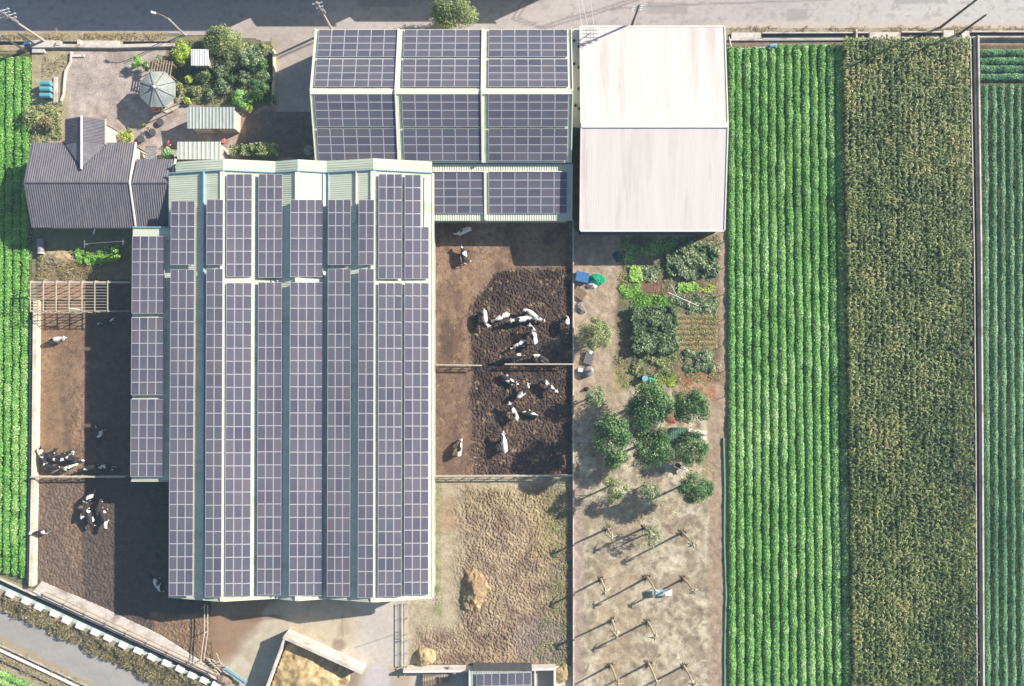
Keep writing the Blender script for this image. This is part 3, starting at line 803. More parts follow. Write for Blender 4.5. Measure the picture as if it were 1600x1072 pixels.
# ------------------------------------------------------------------ farmhouse
hs = thing('farmhouse', 'farmhouse with grey tiled gable roof and a tiled porch wing beside the left field', 'house', P(130, 290))
e, r = 3.5, 5.0
def house_block(x0, x1, yn, yr, ys, e, r, extra=0):
    Yn, Yr, Ys = P(0, yn, e).y, P(0, yr, r).y, P(0, ys, e).y; X0, X1 = P(x0, 0, e).x, P(x1, 0, e).x
    for (A_, B_) in (((X1, X0), (Yr, Yn)), ((X0, X1), (Yr, Ys))):
        (xa, xb), (ya, yb) = A_, B_
        q = MB(); q.ribbed((xa, ya, r), (xb, ya, r), (xb, yb, e), (xa, yb, e), .285, .075, .06, round_=True); q.build('roof_slope', m['house_tile'], hs, smooth=False)
    q = MB(); q.tube([(X0, Yr, r + .03), (X1, Yr, r + .03)], .13, 8); q.build('ridge_tile', m['house_tile'], hs)
    q = MB(); q.bar((X1 + .06, Yn, e + .06), (X1 + .06, Yr, r + .06), .16, .2); q.bar((X1 + .06, Yr, r + .06), (X1 + .06, Ys, e + .06), .16, .2); q.build('verge_trim', m['white_trim'], hs)
    q = MB(); gable_walls(q, [(X0 + .35, Yn - .4), (X1 - .1, Yn - .4), (X1 - .1, Yr), (X1 - .1, Ys + .4), (X0 + .35, Ys + .4), (X0 + .35, Yr)], [e - .15, e - .15, r - .15, e - .15, e - .15, r - .15]); q.build('wall', m['brick'], hs)
    return X0, X1, Yn, Yr, Ys
X0, X1, Yn, Yr, Ys = house_block(51.5, 212, 223, 285.5, 355.5, 3.5, 5.0)
house_block(213.5, 274, 249, 286, 356, 3.5, 4.75)
q = MB(); q.bar((X0 - .05, Yn, 3.54), (X0 - .05, Yr, 5.03), .12, .16); q.bar((X0 - .05, Yr, 5.03), (X0 - .05, Ys, 3.54), .12, .16); q.build('verge_trim', m['house_tile'], hs)
# porch wing with its own ridge running north
pe, pr = 3.7, 4.75
pxl, pxr, pxc = P(102, 0, pe).x, P(164.5, 0, pe).x, P(127.5, 0, pr).x
Yp0 = P(0, 184, 4.2).y; Yp1 = P(0, 262, pr).y; YpE = P(0, 226, pe).y
for sgn, xe in ((-1, pxl), (1, pxr)):
    q = MB()
    n = 14; 
    for k in range(n):   # courses of tiles: small steps running along the ridge
        t0, t1 = k / n, (k + 1) / n
        def pt(t, y0_, up): 
            return Vector((lerp(pxc, xe, t), y0_, lerp(pr, pe, t) + up))
        ye0, ye1 = lerp(Yp1, YpE, t0), lerp(Yp1, YpE, t1)
        if sgn < 0: pts = [pt(t0, Yp0, .0), pt(t0, ye0, .0), pt(t1, ye1, .05), pt(t1, Yp0, .05)]
        else: pts = [pt(t0, Yp0, .0), pt(t1, Yp0, .05), pt(t1, ye1, .05), pt(t0, ye0, .0)]
        q.face(pts); low = [p - Vector((0, 0, .1)) for p in pts]; q.face(low[::-1])
        for i in range(4): q.face([pts[i], low[i], low[(i + 1) % 4], pts[(i + 1) % 4]])
    # tile joints across
    ny = 18
    for k in range(1, ny):
        t = k / ny; y = lerp(Yp0, YpE, t)
        q.bar((pxc, y, pr + .05), (xe, y, pe + .09), .07, .05)
    q.build('porch_roof_slope', m['porch_tile'], hs)
q = MB(); q.tube([(pxc, Yp0 + .05, pr + .06), (pxc, Yp1 - .2, pr + .06)], .13, 8); q.build('ridge_tile', m['white_trim'], hs)
q = MB(); q.bar((pxr + .05, Yp0, pe + .06), (pxr + .05, YpE, pe + .06), .14, .16); q.build('verge_trim', m['brick'], hs)
q = MB(); gable_walls(q, [(pxl + .4, Yp0 - .4), (pxc, Yp0 - .4), (pxr - .4, Yp0 - .4), (pxr - .4, Yn - .3), (pxl + .4, Yn - .3)], [pe - .1, pr - .15, pe - .1, pe - .1, pe - .1], .12); q.build('porch_wall', m['brick'], hs)
q = MB(); 
for k in range(7): q.bar(P(228 + k * 2.6, 228, 2.7), P(228 + k * 2.6, 250, 2.9), .13, .05)
for k in range(5): q.bar(P(227, 229 + k * 4.5, 2.78), P(245, 229 + k * 4.5, 2.78), .06, .06)
for xx in (229, 244): q.bar(P(xx, 230, 2.7), P(xx, 230, 2.7) - Vector((0, 0, 2.7)), .1, .1)
q.build('porch_canopy', m['grey_pl'], hs)
# bits behind the house
q = MB(); a_, b_ = P(132, 381, 1.9), P(192, 377, 1.9); q.bar(a_, b_, .04, .04)
for p in (a_, b_): q.bar(p, (p.x, p.y, 0), .06, .06); q.bar(p - Vector((0, .5, 0)), p + Vector((0, .5, 0)), .05, .05)
tag(q.build('clothes_line', m['rail'], loc=(a_.x, a_.y, 0)), 'metal clothes line on two T posts in the shade behind the farmhouse', 'clothes line')
tk = thing('water_tank', 'pale grey cylinder lying in the shade behind the farmhouse corner', 'tank', P(63, 384))
q = MB(); q.tube([P(63.5, 374, .45), P(64, 395, .45)], .42, 14); q.build('body', m['grey_pl'], tk, smooth=False)
q = MB(); q.tube([P(64, 395.1, .45), P(64, 396.5, .45)], .44, 14); q.build('lid', m['white_pl'], tk)
q = MB(); q.bar(P(146, 366, .5), P(149, 357, .9), .18, .12); tag(q.build('plank', m['white_pl'], loc=P(147, 362, 0)), 'short white board leaning on the back wall of the farmhouse', 'plank')

# ------------------------------------------------------------------ yard sheds and gazebo
def flat_shed(name, label, cat, x0, x1, y0, y1, hn, hs_, mat, pitch, wallm='brick', rib=True):
    t = thing(name, label, cat, P((x0 + x1) / 2, (y0 + y1) / 2))
    a, b, c_, d = P(x0, y0, hn), P(x1, y0, hn), P(x1, y1, hs_), P(x0, y1, hs_)
    q = MB(); q.ribbed(a, b, c_, d, pitch, .05); q.build('roof', m[mat], t)
    q = MB(); gable_walls(q, [(a.x + .2, a.y - .2), (b.x - .2, b.y - .2), (c_.x - .2, c_.y + .2), (d.x + .2, d.y + .2)], [hn - .08, hn - .08, hs_ - .08, hs_ - .08]); q.build('wall', m[wallm], t)
    q = MB(); q.box(((a.x + b.x) / 2, d.y + .16, 1.0), (.9, .06, 2.0)); q.build('door', m['wood'], t)
    return t
flat_shed('tool_shed', 'small white shed with a ribbed sheet roof among the garden trees by the road', 'shed', 298.5, 325.5, 77, 102.5, 2.5, 2.2, 'white_sheet2', .3)
flat_shed('corrugated_shed', 'grey green corrugated shed south of the garden trees, left of the dark shaded yard', 'shed', 292.5, 366, 167.5, 201, 2.9, 2.6, 'shed_sheet', .42)
flat_shed('white_shed', 'plain shed with pale white sheet roof against the north end of the big barn', 'shed', 277, 345, 221.5, 249, 3.1, 2.9, 'shed_pale', .5)
gz = thing('gazebo', 'octagonal garden gazebo with grey green ribbed roof and central cap', 'gazebo', P(245, 140))
gc = P(241.5, 136, 3.4); R8 = 2.42; hr, he = 3.5, 2.6
gc = Vector((gc.x, gc.y, 0))
ring = [gc + Vector((R8 * math.cos(math.pi / 4 * k + .39), R8 * math.sin(math.pi / 4 * k + .39), he)) for k in range(8)]
top = gc + Vector((0, 0, hr))
q = MB()
for k in range(8):
    a, b = ring[k], ring[(k + 1) % 8]
    q.face([top, a, b]); q.face([top - Vector((0, 0, .08)), b - Vector((0, 0, .08)), a - Vector((0, 0, .08))]); q.face([a, a - Vector((0, 0, .08)), b - Vector((0, 0, .08)), b])
    for t in np.linspace(.08, .92, 11):
        w = a.lerp(b, t); s_ = max(abs(t - .5) * 2, .04)
        q.bar(top.lerp(w, s_) + Vector((0, 0, .02)), w + Vector((0, 0, .02)), .07, .05)
q.build('roof', m['shed_sheet'], gz)
q = MB()
for a in ring: q.bar(top + Vector((0, 0, .05)), a + Vector((0, 0, .05)), .1, .09)
q.build('hip_ridge', m['grey_pl'], gz)
q = MB(); q.tube([top, top + Vector((0, 0, .22))], [.22, .1], 8); q.build('cap', m['white_pl'], gz)
for k, a in enumerate(ring):
    p = gc.lerp(Vector((a.x, a.y, 0)), .88); q = MB(); q.tube([(p.x, p.y, 0), (p.x, p.y, he + .05)], .07, 8); q.build('post', m['wood'], gz)
q = MB(); q.tube([(gc.x, gc.y, 0), (gc.x, gc.y, .14)], R8 * .9, 8); q.build('floor', m['concrete'], gz)

pg = thing('pergola', 'brown slatted wooden pergola just north of the gazebo', 'pergola', P(258, 104))
q0 = None
for k in range(8):
    a_, b_ = P(240 + k * 4.2, 92 + k * .6, 2.3), P(236 + k * 4.2, 112 + k * 1.2, 2.3)
    q = MB(); q.bar(a_, b_, .09, .1); q.build('slat', m['wood'], pg)
for a_, b_ in ((P(238, 95, 2.2), P(272, 101, 2.2)), (P(235, 110, 2.2), P(268, 120, 2.2))):
    q = MB(); q.bar(a_, b_, .1, .1); q.build('beam', m['wood'], pg)
for px, py in ((240, 96), (270, 101), (237, 110), (266, 118)):
    p = P(px, py, 2.15); q = MB(); q.bar(p, (p.x, p.y, 0), .1, .1); q.build('post', m['wood'], pg)

# three teal storage bins
for k, (py, lab) in enumerate(((130, 'teal lidded bin, northmost of the three by the left field'), (139, 'teal lidded bin in the middle of the three by the left field'), (149, 'teal lidded bin, southmost of the three by the left field'))):
    t = thing('storage_bin', lab, 'bin', P(70, py + 2), 'teal bins by the left field'); p = P(71.5, py, .9)
    q = MB(); q.box((p.x, p.y, .42), (1.15, .58, .84)); q.build('body', m['dark'], t)
    q = MB(); q.tube([(p.x - .66, p.y, .86), (p.x + .66, p.y, .86)], .33, 12); q.build('lid', m['teal_pl'], t)
p = P(87, 141, .1); q = MB(); q.box((p.x, p.y, .1), (.42, 3.4, .2)); tag(q.build('concrete_slab', m['concrete'], loc=(p.x, p.y, 0)), 'narrow pale concrete strip beside the teal bins', 'slab')

def wall_line(name, label, cat, pts, t, h, mat, group=None, z0=0):
    q = MB(); pts = [P(*p) for p in pts]
    for i, (a, b) in enumerate(zip(pts[:-1], pts[1:])):
        d = (b - a).normalized(); a2 = a - d * (t / 2 - .002 * i); b2 = b + d * (t / 2 - .002 * (i + 1))
        q.bar(Vector((a2.x, a2.y, z0 + h / 2 - .003 * i)), Vector((b2.x, b2.y, z0 + h / 2 - .003 * i)), t, h)
    return tag(q.build(name, m[mat], loc=pts[0]), label, cat, group)
wall_line('garden_wall', 'thin curved pale garden kerb bounding the farmyard, east of the teal bins', 'kerb', [(113, 83), (112, 98), (104, 112), (102, 130), (101, 148), (97, 158)], .16, .35, 'concrete')
wall_line('channel_wall', 'long straight white kerb wall along the drain north of the farmyard', 'wall', [(90, 73.5), (180, 74.5), (272, 72)], .42, .5, 'concrete')
wall_line('yard_wall', 'pale yellow low wall between garden trees and the shaded drive', 'wall', [(430, 82), (431, 110), (428, 165)], .16, .9, 'cream_wall')
wall_line('brick_kerb', 'short low brick kerb south of the white drain wall', 'kerb', [(113, 88), (131, 88)], .3, .2, 'concrete')
dk = MB()
for x0, x1 in ((-120, 45), (98, 122), (193, 270)): dk.prism([P(x0, 70.5).xy, P(x1, 70.5).xy, P(x1, 65).xy, P(x0, 65).xy], .02, .06)
tag(dk.build('drain_water', m['water']), kind='structure')
q = MB()
for (x, y, w, d_, h) in ((70, 71, 3.2, .9, .5), (95, 70, .5, .6, .6), (62, 80, 1.6, .6, .3), (126, 68.5, .4, .7, .45), (158, 68, 5, .5, .3)):
    p = P(x, y); q.box((p.x, p.y, h / 2), (w, d_, h))
tag(q.build('culvert_cap', m['concrete'], loc=P(75, 71)), 'pale concrete culvert blocks over the drain at the foot of the leaning utility pole', 'culvert')
q = MB(); p = P(43, 71, .5); q.tube([(p.x, p.y, 0), (p.x, p.y, .9)], .3, 10); tag(q.build('blue_drum', m['blue'], loc=(p.x, p.y, 0)), 'blue plastic drum beside the culvert at the upper left', 'drum')

# ------------------------------------------------------------------ utility poles and lamps
def utility_pole(label, px, py, h, arms, cat='pole', lean=(0, 0), trans=False, mat='pole', ang=0.0):
    b = P(px, py); t = thing('utility_pole', label, cat, b)
    q = MB(); tp = b + Vector((lean[0], lean[1], h)); q.tube([b, tp], [.17, .11], 10); q.build('shaft', m[mat], t)
    for k, (dz, L) in enumerate(arms):
        c = b.lerp(tp, 1 - dz / h); d = Vector((math.cos(ang), math.sin(ang), 0)) * L / 2
        q = MB(); q.bar(c - d, c + d, .09, .1)
        for s_ in np.linspace(-1, 1, 4): q.tube([c + d * s_ * .92, c + d * s_ * .92 + Vector((0, 0, .22))], [.05, .035], 6)
        q.build('crossarm', m['white_pl'], t)
    if trans:
        for s_ in (-.35, .3):
            c = b.lerp(tp, .72) + Vector((s_, -.12, 0)); q = MB(); q.tube([c - Vector((0, 0, .4)), c + Vector((0, 0, .4))], .2, 10); q.build('transformer', m['grey_pl'], t)
    return t, tp
_, tA = utility_pole('tall concrete utility pole with many white crossarms, leaning out at the upper left corner', 72, 66, 8.9, [(.3, 2.2), (.9, 1.6), (1.5, 2.2), (2.2, 1.4)], trans=True, ang=.3)
utility_pole('short pale stub pole by the drain, below the tall pole at the upper left', 41, 80, 4.6, [], ang=0)
utility_pole('thin bare stay pole between the tall pole and the left picture edge', 57, 71, 3.6, [], mat='rail')
_, tB = utility_pole('concrete utility pole with grey transformers, at the north west corner of the solar hall', 519, 47, 7.6, [(.35, 1.2), (1.3, .9)], trans=True, ang=.2)
_, tC = utility_pole('dark utility pole with lattice crossarms, behind the white warehouse by the road', 979, 62, 9.4, [(.2, 1.6), (.7, 1.6), (1.2, 1.6)], mat='bark', ang=.1)
_, tD = utility_pole('dark slanting utility pole beside the road, above the olive corn field', 1469, 43, 9.6, [(3.2, .8)], mat='bark')
utility_pole('short dark stay pole at the corner of the concrete ditch beside the road', 1499, 53, 5.4, [], mat='bark')
lb = P(287, 54); lp = thing('street_lamp', 'slender street lamp with pale arm over the shaded road', 'street lamp', lb)
q = MB(); q.tube([lb, lb + Vector((0, 0, 4.6)), lb + Vector((-.25, .1, 5.1)), lb + Vector((-1.1, .35, 5.3))], [.08, .06, .05, .05], 8); q.build('shaft', m['wood'], lp)
q = MB(); q.tube([lb + Vector((.3, -.12, 0)), lb + Vector((.3, -.12, 4.9))], .05, 8); q.build('cable_duct', m['white_pl'], lp)
q = MB(); c = lb + Vector((-1.35, .4, 5.3)); q.box(c, (.6, .26, .12), rz=-.3); q.build('lamp_head', m['white_pl'], lp)
br = thing('wire_bracket', 'grey wire bracket frame on the north west corner of the white warehouse roof', 'bracket', P(921, 70))
bz = P(922, 51, 6.3)
q = MB(); q.bar(P(920, 54, 4.8), bz, .08, .08); q.build('post', m['rail'], br)
for k in range(3):
    q = MB(); c = bz - Vector((0, .45 * k - .3, 0)); q.bar(c - Vector((.95, 0, 0)), c + Vector((.95, 0, 0)), .07, .07); q.build('crossbar', m['rail'], br)
for sx in (-.4, 0, .4):
    q = MB(); q.bar(bz + Vector((sx, .6, .02)), bz + Vector((sx, -.9, .02)), .06, .06); q.build('stile', m['rail'], br)
for sx, ex in ((-.95, -1.1), (-.2, -1.6), (.5, -.9)):
    q = MB(); q.tube([bz + Vector((sx, .5, 0)), bz + Vector((sx + ex * .5, 3.5, .4)), bz + Vector((sx + ex, 9, 1.6))], .03, 5); 
    tag(q.build('overhead_wire', m['white_pl'], loc=bz), 'pale service wires running north over the road from the warehouse bracket', 'wire', 'service wires from the warehouse bracket')

# ------------------------------------------------------------------ ditches and walls on the right
def ditch(name, label, pts, w, floor_w, h, mat='concrete', kind=None):
    """open concrete channel: two thin kerbs with a wet floor between"""
    t = thing(name, label, 'ditch', P(*pts[0]))
    for s_ in (-1, 1):
        q = MB()
        for a, b in zip(pts[:-1], pts[1:]):
            a_, b_ = P(*a), P(*b); d = (b_ - a_).normalized(); n = Vector((-d.y, d.x, 0)) * s_ * floor_w / 2
            q.bar(a_ + n + Vector((0, 0, h / 2)), b_ + n + Vector((0, 0, h / 2)), w, h)
        q.build('kerb', m[mat], t)
    q = MB()
    for a, b in zip(pts[:-1], pts[1:]):
        a_, b_ = P(*a), P(*b); d = (b_ - a_).normalized(); n = Vector((-d.y, d.x, 0)) * (floor_w / 2 - w / 2)
        q.prism([(a_ - n).xy, (b_ - n).xy, (b_ + n).xy, (a_ + n).xy], .02, .07)
    q.build('floor', m['water'], t)
    return t
ditch('road_ditch', 'dark water ditch with pale kerbs along the road, north of the corn field', [(1190, 57.5), (1355, 57)], .14, .75, .35)
ditch('road_ditch', 'short dark ditch between the culvert slabs north of the corn field', [(1407, 56), (1470, 56)], .16, .75, .35)
ditch('road_ditch', 'dark ditch with thin kerbs running off to the right picture edge by the road', [(1516, 55.5), (1720, 55.5)], .16, .75, .4)
q = MB()
for x0, x1, y0, y1, h in ((1142, 1188, 52.5, 62.5, .3), (1357, 1405, 52, 63, .32), (1334.5, 1337, 48, 62, .55), (1472, 1488, 49, 60, .34), (1500, 1512, 50, 62, .36)):
    q.prism([P(x0, y0).xy, P(x1, y0).xy, P(x1, y1).xy, P(x0, y1).xy], 0, h)
tag(q.build('culvert_slab', m['concrete'], loc=P(1160, 57)), 'pale concrete culvert slabs bridging the road ditch', 'culvert')
wall_line('field_kerb', 'thin pale kerb wall at the north end of the bean and corn fields', 'kerb', [(1139, 63.5), (1320, 63), (1511, 61.5)], .2, .3, 'concrete')
ditch('field_ditch', 'narrow dark concrete ditch running down the right side of the corn field', [(1517, 60), (1523, 400), (1525.5, 700), (1527.5, 1120)], .12, .62, .45)
wall_line('field_wall', 'long thin pinkish concrete wall between the corn field and the dark green rows', 'wall', [(1524, 60), (1528.5, 400), (1530.5, 700), (1532.5, 1120)], .2, .7, 'concrete')
wall_line('field_wall', 'thin concrete wall along the road above the dark green rows at the right edge', 'wall', [(1526, 61), (1740, 61)], .16, .7, 'concrete')
wall_line('garden_net', 'low green net strung along the west edge of the bean field', 'net', [(1130, 685), (1132, 760), (1131, 840), (1134, 930), (1132, 1000), (1132, 1110)], .2, .3, 'skylight')
ps = MB()
for k in range(9):
    p = P(1128 + k * .3, 300 + k * 40); ps.bar(p, p + Vector((0, 0, .8)), .06, .06)
tag(ps.build('stake_row', m['wood'], loc=P(1128, 300)), 'row of short wooden stakes along the west edge of the bean field', 'stakes')
wall_line('irrigation_pipe', 'white curved irrigation hose lying at the north edge of the bean field', 'hose', [(1138, 60), (1142, 77), (1165, 78), (1200, 75), (1216, 73)], .1, .1, 'white_pl', z0=.3)
q = MB(); p = P(1207, 72.5, .5); q.box((p.x, p.y, .4), (1.1, .55, .4), rz=.2); q.tube([(p.x - .4, p.y, .6), (p.x + .4, p.y, .66)], .2, 8)
tag(q.build('pump', m['gutter_blue'], loc=(p.x, p.y, 0)), 'pale blue pump at the north edge of the bean field', 'pump')

# ------------------------------------------------------------------ pen walls and rails
wall_line('boundary_wall', 'long thin whitish wall between the cattle pens and the orchard strip', 'wall', [(895.5, 345), (895.5, 700), (895.8, 1110)], .17, .62, 'concrete')
def rail_fence(label, x0, y0, x1, y1, h=1.3, n=8, rails=3, thick=.07, mat='pale_pipe', top=.11):
    a, b = P(x0, y0), P(x1, y1); t = thing('rail_fence', label, 'fence', a); p0 = None
    for k in range(n):
        p = a.lerp(b, k / (n - 1))
        if p0 is None: q = MB(); q.tube([p, p + Vector((0, 0, h + .1))], thick * .8, 7); p0 = q.build('post', m[mat], t, loc=p)
        else: c2 = p0.copy(); C.objects.link(c2); c2.parent = t; c2.location = p - a
    for k in range(rails):
        z = h * (k + 1) / rails; sag = (b - a).cross(Vector((0, 0, 1))).normalized() * (.05 * (k % 2))
        q = MB(); q.tube([a + Vector((0, 0, z)), a.lerp(b, .33) + Vector((0, 0, z)) + sag, a.lerp(b, .66) + Vector((0, 0, z)) - sag * .7, b + Vector((0, 0, z))], top if k == rails - 1 else thick * .6, 7)
        q.build('rail', m[mat], t)
    return t
rail_fence('short pale pipe fence from the big barn to the gap between right pens', 680, 570, 753, 571, n=5)
rail_fence('pale pipe fence joined to the thin boundary wall below the white cow group', 789, 569, 894, 569, n=7)
rail_fence('long pipe fence between the lower right cattle pen and the sandy manure yard', 678, 742, 894, 741, n=12, top=.1)
rail_fence('pipe fence across the left cattle pens below the crowd of cows', 58, 743, 204, 742.5, n=8)
wall_line('feed_wall', 'long cream concrete wall along the west side of the left cattle pens', 'wall', [(61.5, 472), (59.5, 700), (55, 910)], .5, .9, 'cream_wall')
dt = ditch('gutter_channel', 'grey concrete channel with cross struts between the left field and the cream pen wall', [(54.5, 500), (53, 700), (49.5, 905)], .16, .62, .42, 'concrete_grey')
q0 = None
for k in range(16):
    y = 528 + k * 25.4; x = 54.2 - (y - 500) * .0105; p = P(x, y, .46)
    if q0 is None: q = MB(); q.bar(p - Vector((.6, .04, 0)), p + Vector((.45, .04, 0)), .09, .08); q0 = q.build('strut', m['concrete'], dt, loc=p)
    else: c2 = q0.copy(); C.objects.link(c2); c2.parent = dt; c2.location = p - Vector(dt.location)
# open steel frame north of the left pens
of = thing('open_steel_frame', 'open pale steel roof frame without sheeting at the north end of the left pens', 'frame', P(110, 465))
fz = 3.0
def fp(x, y): return P(x, y, fz)
for k in range(10):
    y = 444 + k * 4.55; q = MB(); q.bar(fp(48, y), fp(168, y), .05, .05); q.build('purlin', m['pale_pipe'], of)
for y, w in ((441, .22), (486, .08)):
    q = MB(); q.bar(fp(46, y) - Vector((0, 0, .08)), fp(203, y) - Vector((0, 0, .08)), w, .08); q.build('beam', m['pale_pipe'], of)
q0 = None
for k in range(7):
    x = 48 + k * 20.1; a_, b_ = fp(x, 439), fp(x, 487); q = MB(); q.bar(a_ + Vector((0, 0, .06)), b_ + Vector((0, 0, .06)), .09, .07); q.build('rafter', m['pale_pipe'], of)
    for p in (a_, b_):
        if q0 is None: q = MB(); q.tube([(p.x, p.y, 0), (p.x, p.y, fz - .08)], .06, 7); q0 = q.build('post', m['pale_pipe'], of, loc=(p.x, p.y, 0))
        else: c2 = q0.copy(); C.objects.link(c2); c2.parent = of; c2.location = Vector((p.x, p.y, 0)) - Vector(of.location)
q = MB(); q.tube([P(106, 482, 2.9), P(128, 484, 2.9)], .1, 7); q.build('pipe', m['cream_trim'], of)

# ------------------------------------------------------------------ diagonal canal, walkway, kerb blocks
def dl(t, off=0.0):
    """point along the canal line (photo pixels), off = pixels below it"""
    x = lerp(0, 334, t); y = 908 + x * .461
    return x - off * .42, y + off * .91
wk = thing('concrete_walkway', 'sloping pale concrete walkway with pipe rails, south edge of the left cattle pens', 'walkway', P(150, 960))
q = MB(); q.prism([P(52, 924).xy, P(66, 908).xy, P(160, 948).xy, P(250, 991).xy, P(345, 1052).xy, P(336, 1054).xy, P(182, 984).xy], .0, .16); q.build('slab', m['concrete'], wk)
for k, (o0, o1) in enumerate(((-5.5, -5), (-9, -7.5), (-12, -10), (-15, -13))):
    q = MB(); pts = []
    for t in np.linspace(.17 + .01 * k, 1.0, 8):
        x, y = dl(t, lerp(o0, o1, t)); pts.append(P(x, y, .62 + .1 * k))
    q.tube(pts, .055, 6); q.build('rail', m['rusty' if k % 2 else 'pale_pipe'], wk)
for t in np.linspace(.2, .97, 9):
    a_, b_ = P(*dl(t, -5), .3), P(*dl(t, -15), .3); q = MB()
    q.bar(a_ + Vector((0, 0, .36)), b_ + Vector((0, 0, .66)), .06, .05)
    for p in (a_, b_): q.bar(p, p + Vector((0, 0, .45)), .06, .06)
    q.build('rail_frame', m['rusty'], wk)
cn = thing('irrigation_canal', 'narrow dark irrigation canal with pale concrete edges running diagonally at the lower left', 'canal', P(*dl(.4, 4)))
def strip(q, t0, t1, o0, o1, z0, z1):
    q.prism([P(*dl(t0, o0)).xy, P(*dl(t1, o0)).xy, P(*dl(t1, o1)).xy, P(*dl(t0, o1)).xy], z0, z1)
q = MB(); strip(q, -.5, 1.03, -2.2, 4.4, .02, .06); q.build('water', m['water'], cn)
q = MB(); strip(q, -.5, 1.03, -4.2, -2.3, .0, .14); q.build('bank_wall', m['concrete'], cn)
q = MB(); strip(q, -.5, 1.03, 4.5, 10, .0, .1); q.build('bank_wall', m['teal_water'], cn)
blk = None
for k, (x, y) in enumerate(((-9, 917), (15.8, 928), (40.5, 939), (59, 948), (84, 958), (103, 969), (125.5, 978), (147, 987), (168, 997), (192, 1007), (215.5, 1016), (236, 1026), (259, 1035), (281, 1045), (299, 1054), (318, 1062), (336, 1070))):
    p = P(x - 1 + rnd.uniform(-1, 1), y + 2 + rnd.uniform(-.8, .8), .5)
    if blk is None:
        blk = thing('kerb_block', 'white concrete kerb block in the line between lane and diagonal canal', 'kerb block', (p.x, p.y, 0), 'white kerb blocks along the lane')
        q = MB(); R_ = Matrix.Rotation(-.44, 3, 'Z'); q.box((p.x, p.y, .25), (1.06, .56, .5), rz=-.44); q.box((p.x, p.y, .52), (.96, .46, .05), rz=-.44); q.build('body', m['white_trim'], blk)
    else:
        c2 = blk.copy(); C.objects.link(c2); c2.location = (p.x, p.y, 0); c2.rotation_euler = (0, 0, rnd.uniform(-.08, .08))
        for ch in blk.children: d2 = ch.copy(); C.objects.link(d2); d2.parent = c2
# second channel on the far side of the lane
c3 = thing('roadside_channel', 'thin dark channel with white edge on the far side of the lane, lower left corner', 'channel', P(60, 1035))
def dl3(x, o): return (x - o * .42, 1008 + x * .47 + o * .91)
for o0, o1, mat_, z in ((0, 4.0, 'water', .07), (4.1, 7.2, 'white_trim', .3), (-1.2, -.1, 'concrete_grey', .25), (21, 23.5, 'water', .07)):
    q = MB(); q.prism([P(*dl3(-40, o0)).xy, P(*dl3(200, o0)).xy, P(*dl3(200, o1)).xy, P(*dl3(-40, o1)).xy], .0 if z > .1 else .03, z); q.build('water' if mat_ == 'water' else 'kerb', m[mat_], c3)

# ------------------------------------------------------------------ silage bunker, gate frame, mini solar shed
bk = thing('silage_bunker', 'open bunker of two tall concrete walls meeting in a point around straw', 'bunker', P(470, 1030))
def thick_wall(q, a, b, t, h):
    a_, b_ = P(*a), P(*b); d = (b_ - a_).normalized(); q.bar(Vector((a_.x, a_.y, h / 2)), Vector((b_.x, b_.y, h / 2)), t, h)
q = MB(); thick_wall(q, (452, 989), (412, 1098), .22, 2.3); q.build('side_wall', m['concrete'], bk)
q = MB(); thick_wall(q, (451, 985), (572, 1040), .42, 2.3); q.build('back_wall', m['concrete'], bk)
def heap(name, label, cx, cy, rx, ry, h, cols, seed=0., poly=None, cat='heap', rag=.5):
    n = 90; rx0 = min(rx, 14.0); X, Y = np.meshgrid(np.linspace(cx - rx * 1.25, cx + rx * 1.25, n), np.linspace(cy - ry * 1.25, cy + ry * 1.25, n))
    d = np.sqrt(((X - cx) / rx) ** 2 + ((Y - cy) / ry) ** 2) + (fbm(X / rx0, Y / rx0, 4, seed) - .5) * rag
    z = np.clip(1 - d, 0, 1) ** .75 * h; z = z + (fbm(X / 3.5, Y / 3.5, 4, seed) - .5) * .22 * np.clip(z * 3, 0, 1)
    n_ = fbm(X / 7, Y / 7, 4, seed + 2); c0, c1 = np.array(A(*cols[0])), np.array(A(*cols[1]))
    col = c0 + (c1 - c0) * np.clip((n_ - .3) * 2.5, 0, 1)[..., None]
    keep = z > .03
    if poly: keep &= inpoly(X, Y, poly)
    V = np.stack([(X - CX) / S, (CY - Y) / S, z + .03], -1).reshape(-1, 3)
    idx = np.arange(n * n).reshape(n, n); Q = np.stack([idx[1:, :-1], idx[1:, 1:], idx[:-1, 1:], idx[:-1, :-1]], -1)
    Q = Q[keep[:-1, :-1] & keep[1:, 1:]]
    used = np.unique(Q); remap = np.zeros(len(V), int); remap[used] = np.arange(len(used))
    o = npmesh(name, V[used], remap[Q], m['straw'], pcol=col.reshape(-1, 3)[used], smooth=True, loc=P(cx, cy))
    return tag(o, label, cat)
heap('straw_heap', 'straw coloured silage heap filling the pointed concrete bunker', 470, 1060, 78, 82, 1.7, ((176, 150, 104), (220, 198, 150)), 1., [(454, 992), (568, 1042), (560, 1110), (410, 1110)])
heap('straw_heap', 'golden straw mound with a dark shaded west side in the manure yard', 743, 920, 24, 42, 1.15, ((164, 138, 106), (202, 176, 132)), 5., rag=.8)
heap('straw_heap', 'small golden straw heap beside the gate frame at the bottom of the manure yard', 664, 1026, 18, 14, 1.1, ((184, 160, 116), (206, 184, 144)), 8.)
heap('straw_heap', 'tiny pile of yellow straw beside the thin boundary wall at the picture bottom', 879, 1052, 13, 14, .6, ((170, 148, 104), (194, 174, 132)), 3., rag=.9)
heap('rubble_heap', 'heap of brown rubble beside the blue pipe at the end of the walkway', 352, 1062, 14, 10, .7, ((140, 112, 98), (196, 172, 152)), 6.)
heap('brush_heap', 'heap of dry cut brush behind the farmhouse', 90, 402, 34, 13, .7, ((166, 144, 108), (206, 186, 150)), 9.)
gt = thing('gate_frame', 'long pale steel gate frame standing between concrete yard and manure yard', 'gate', P(631, 990))
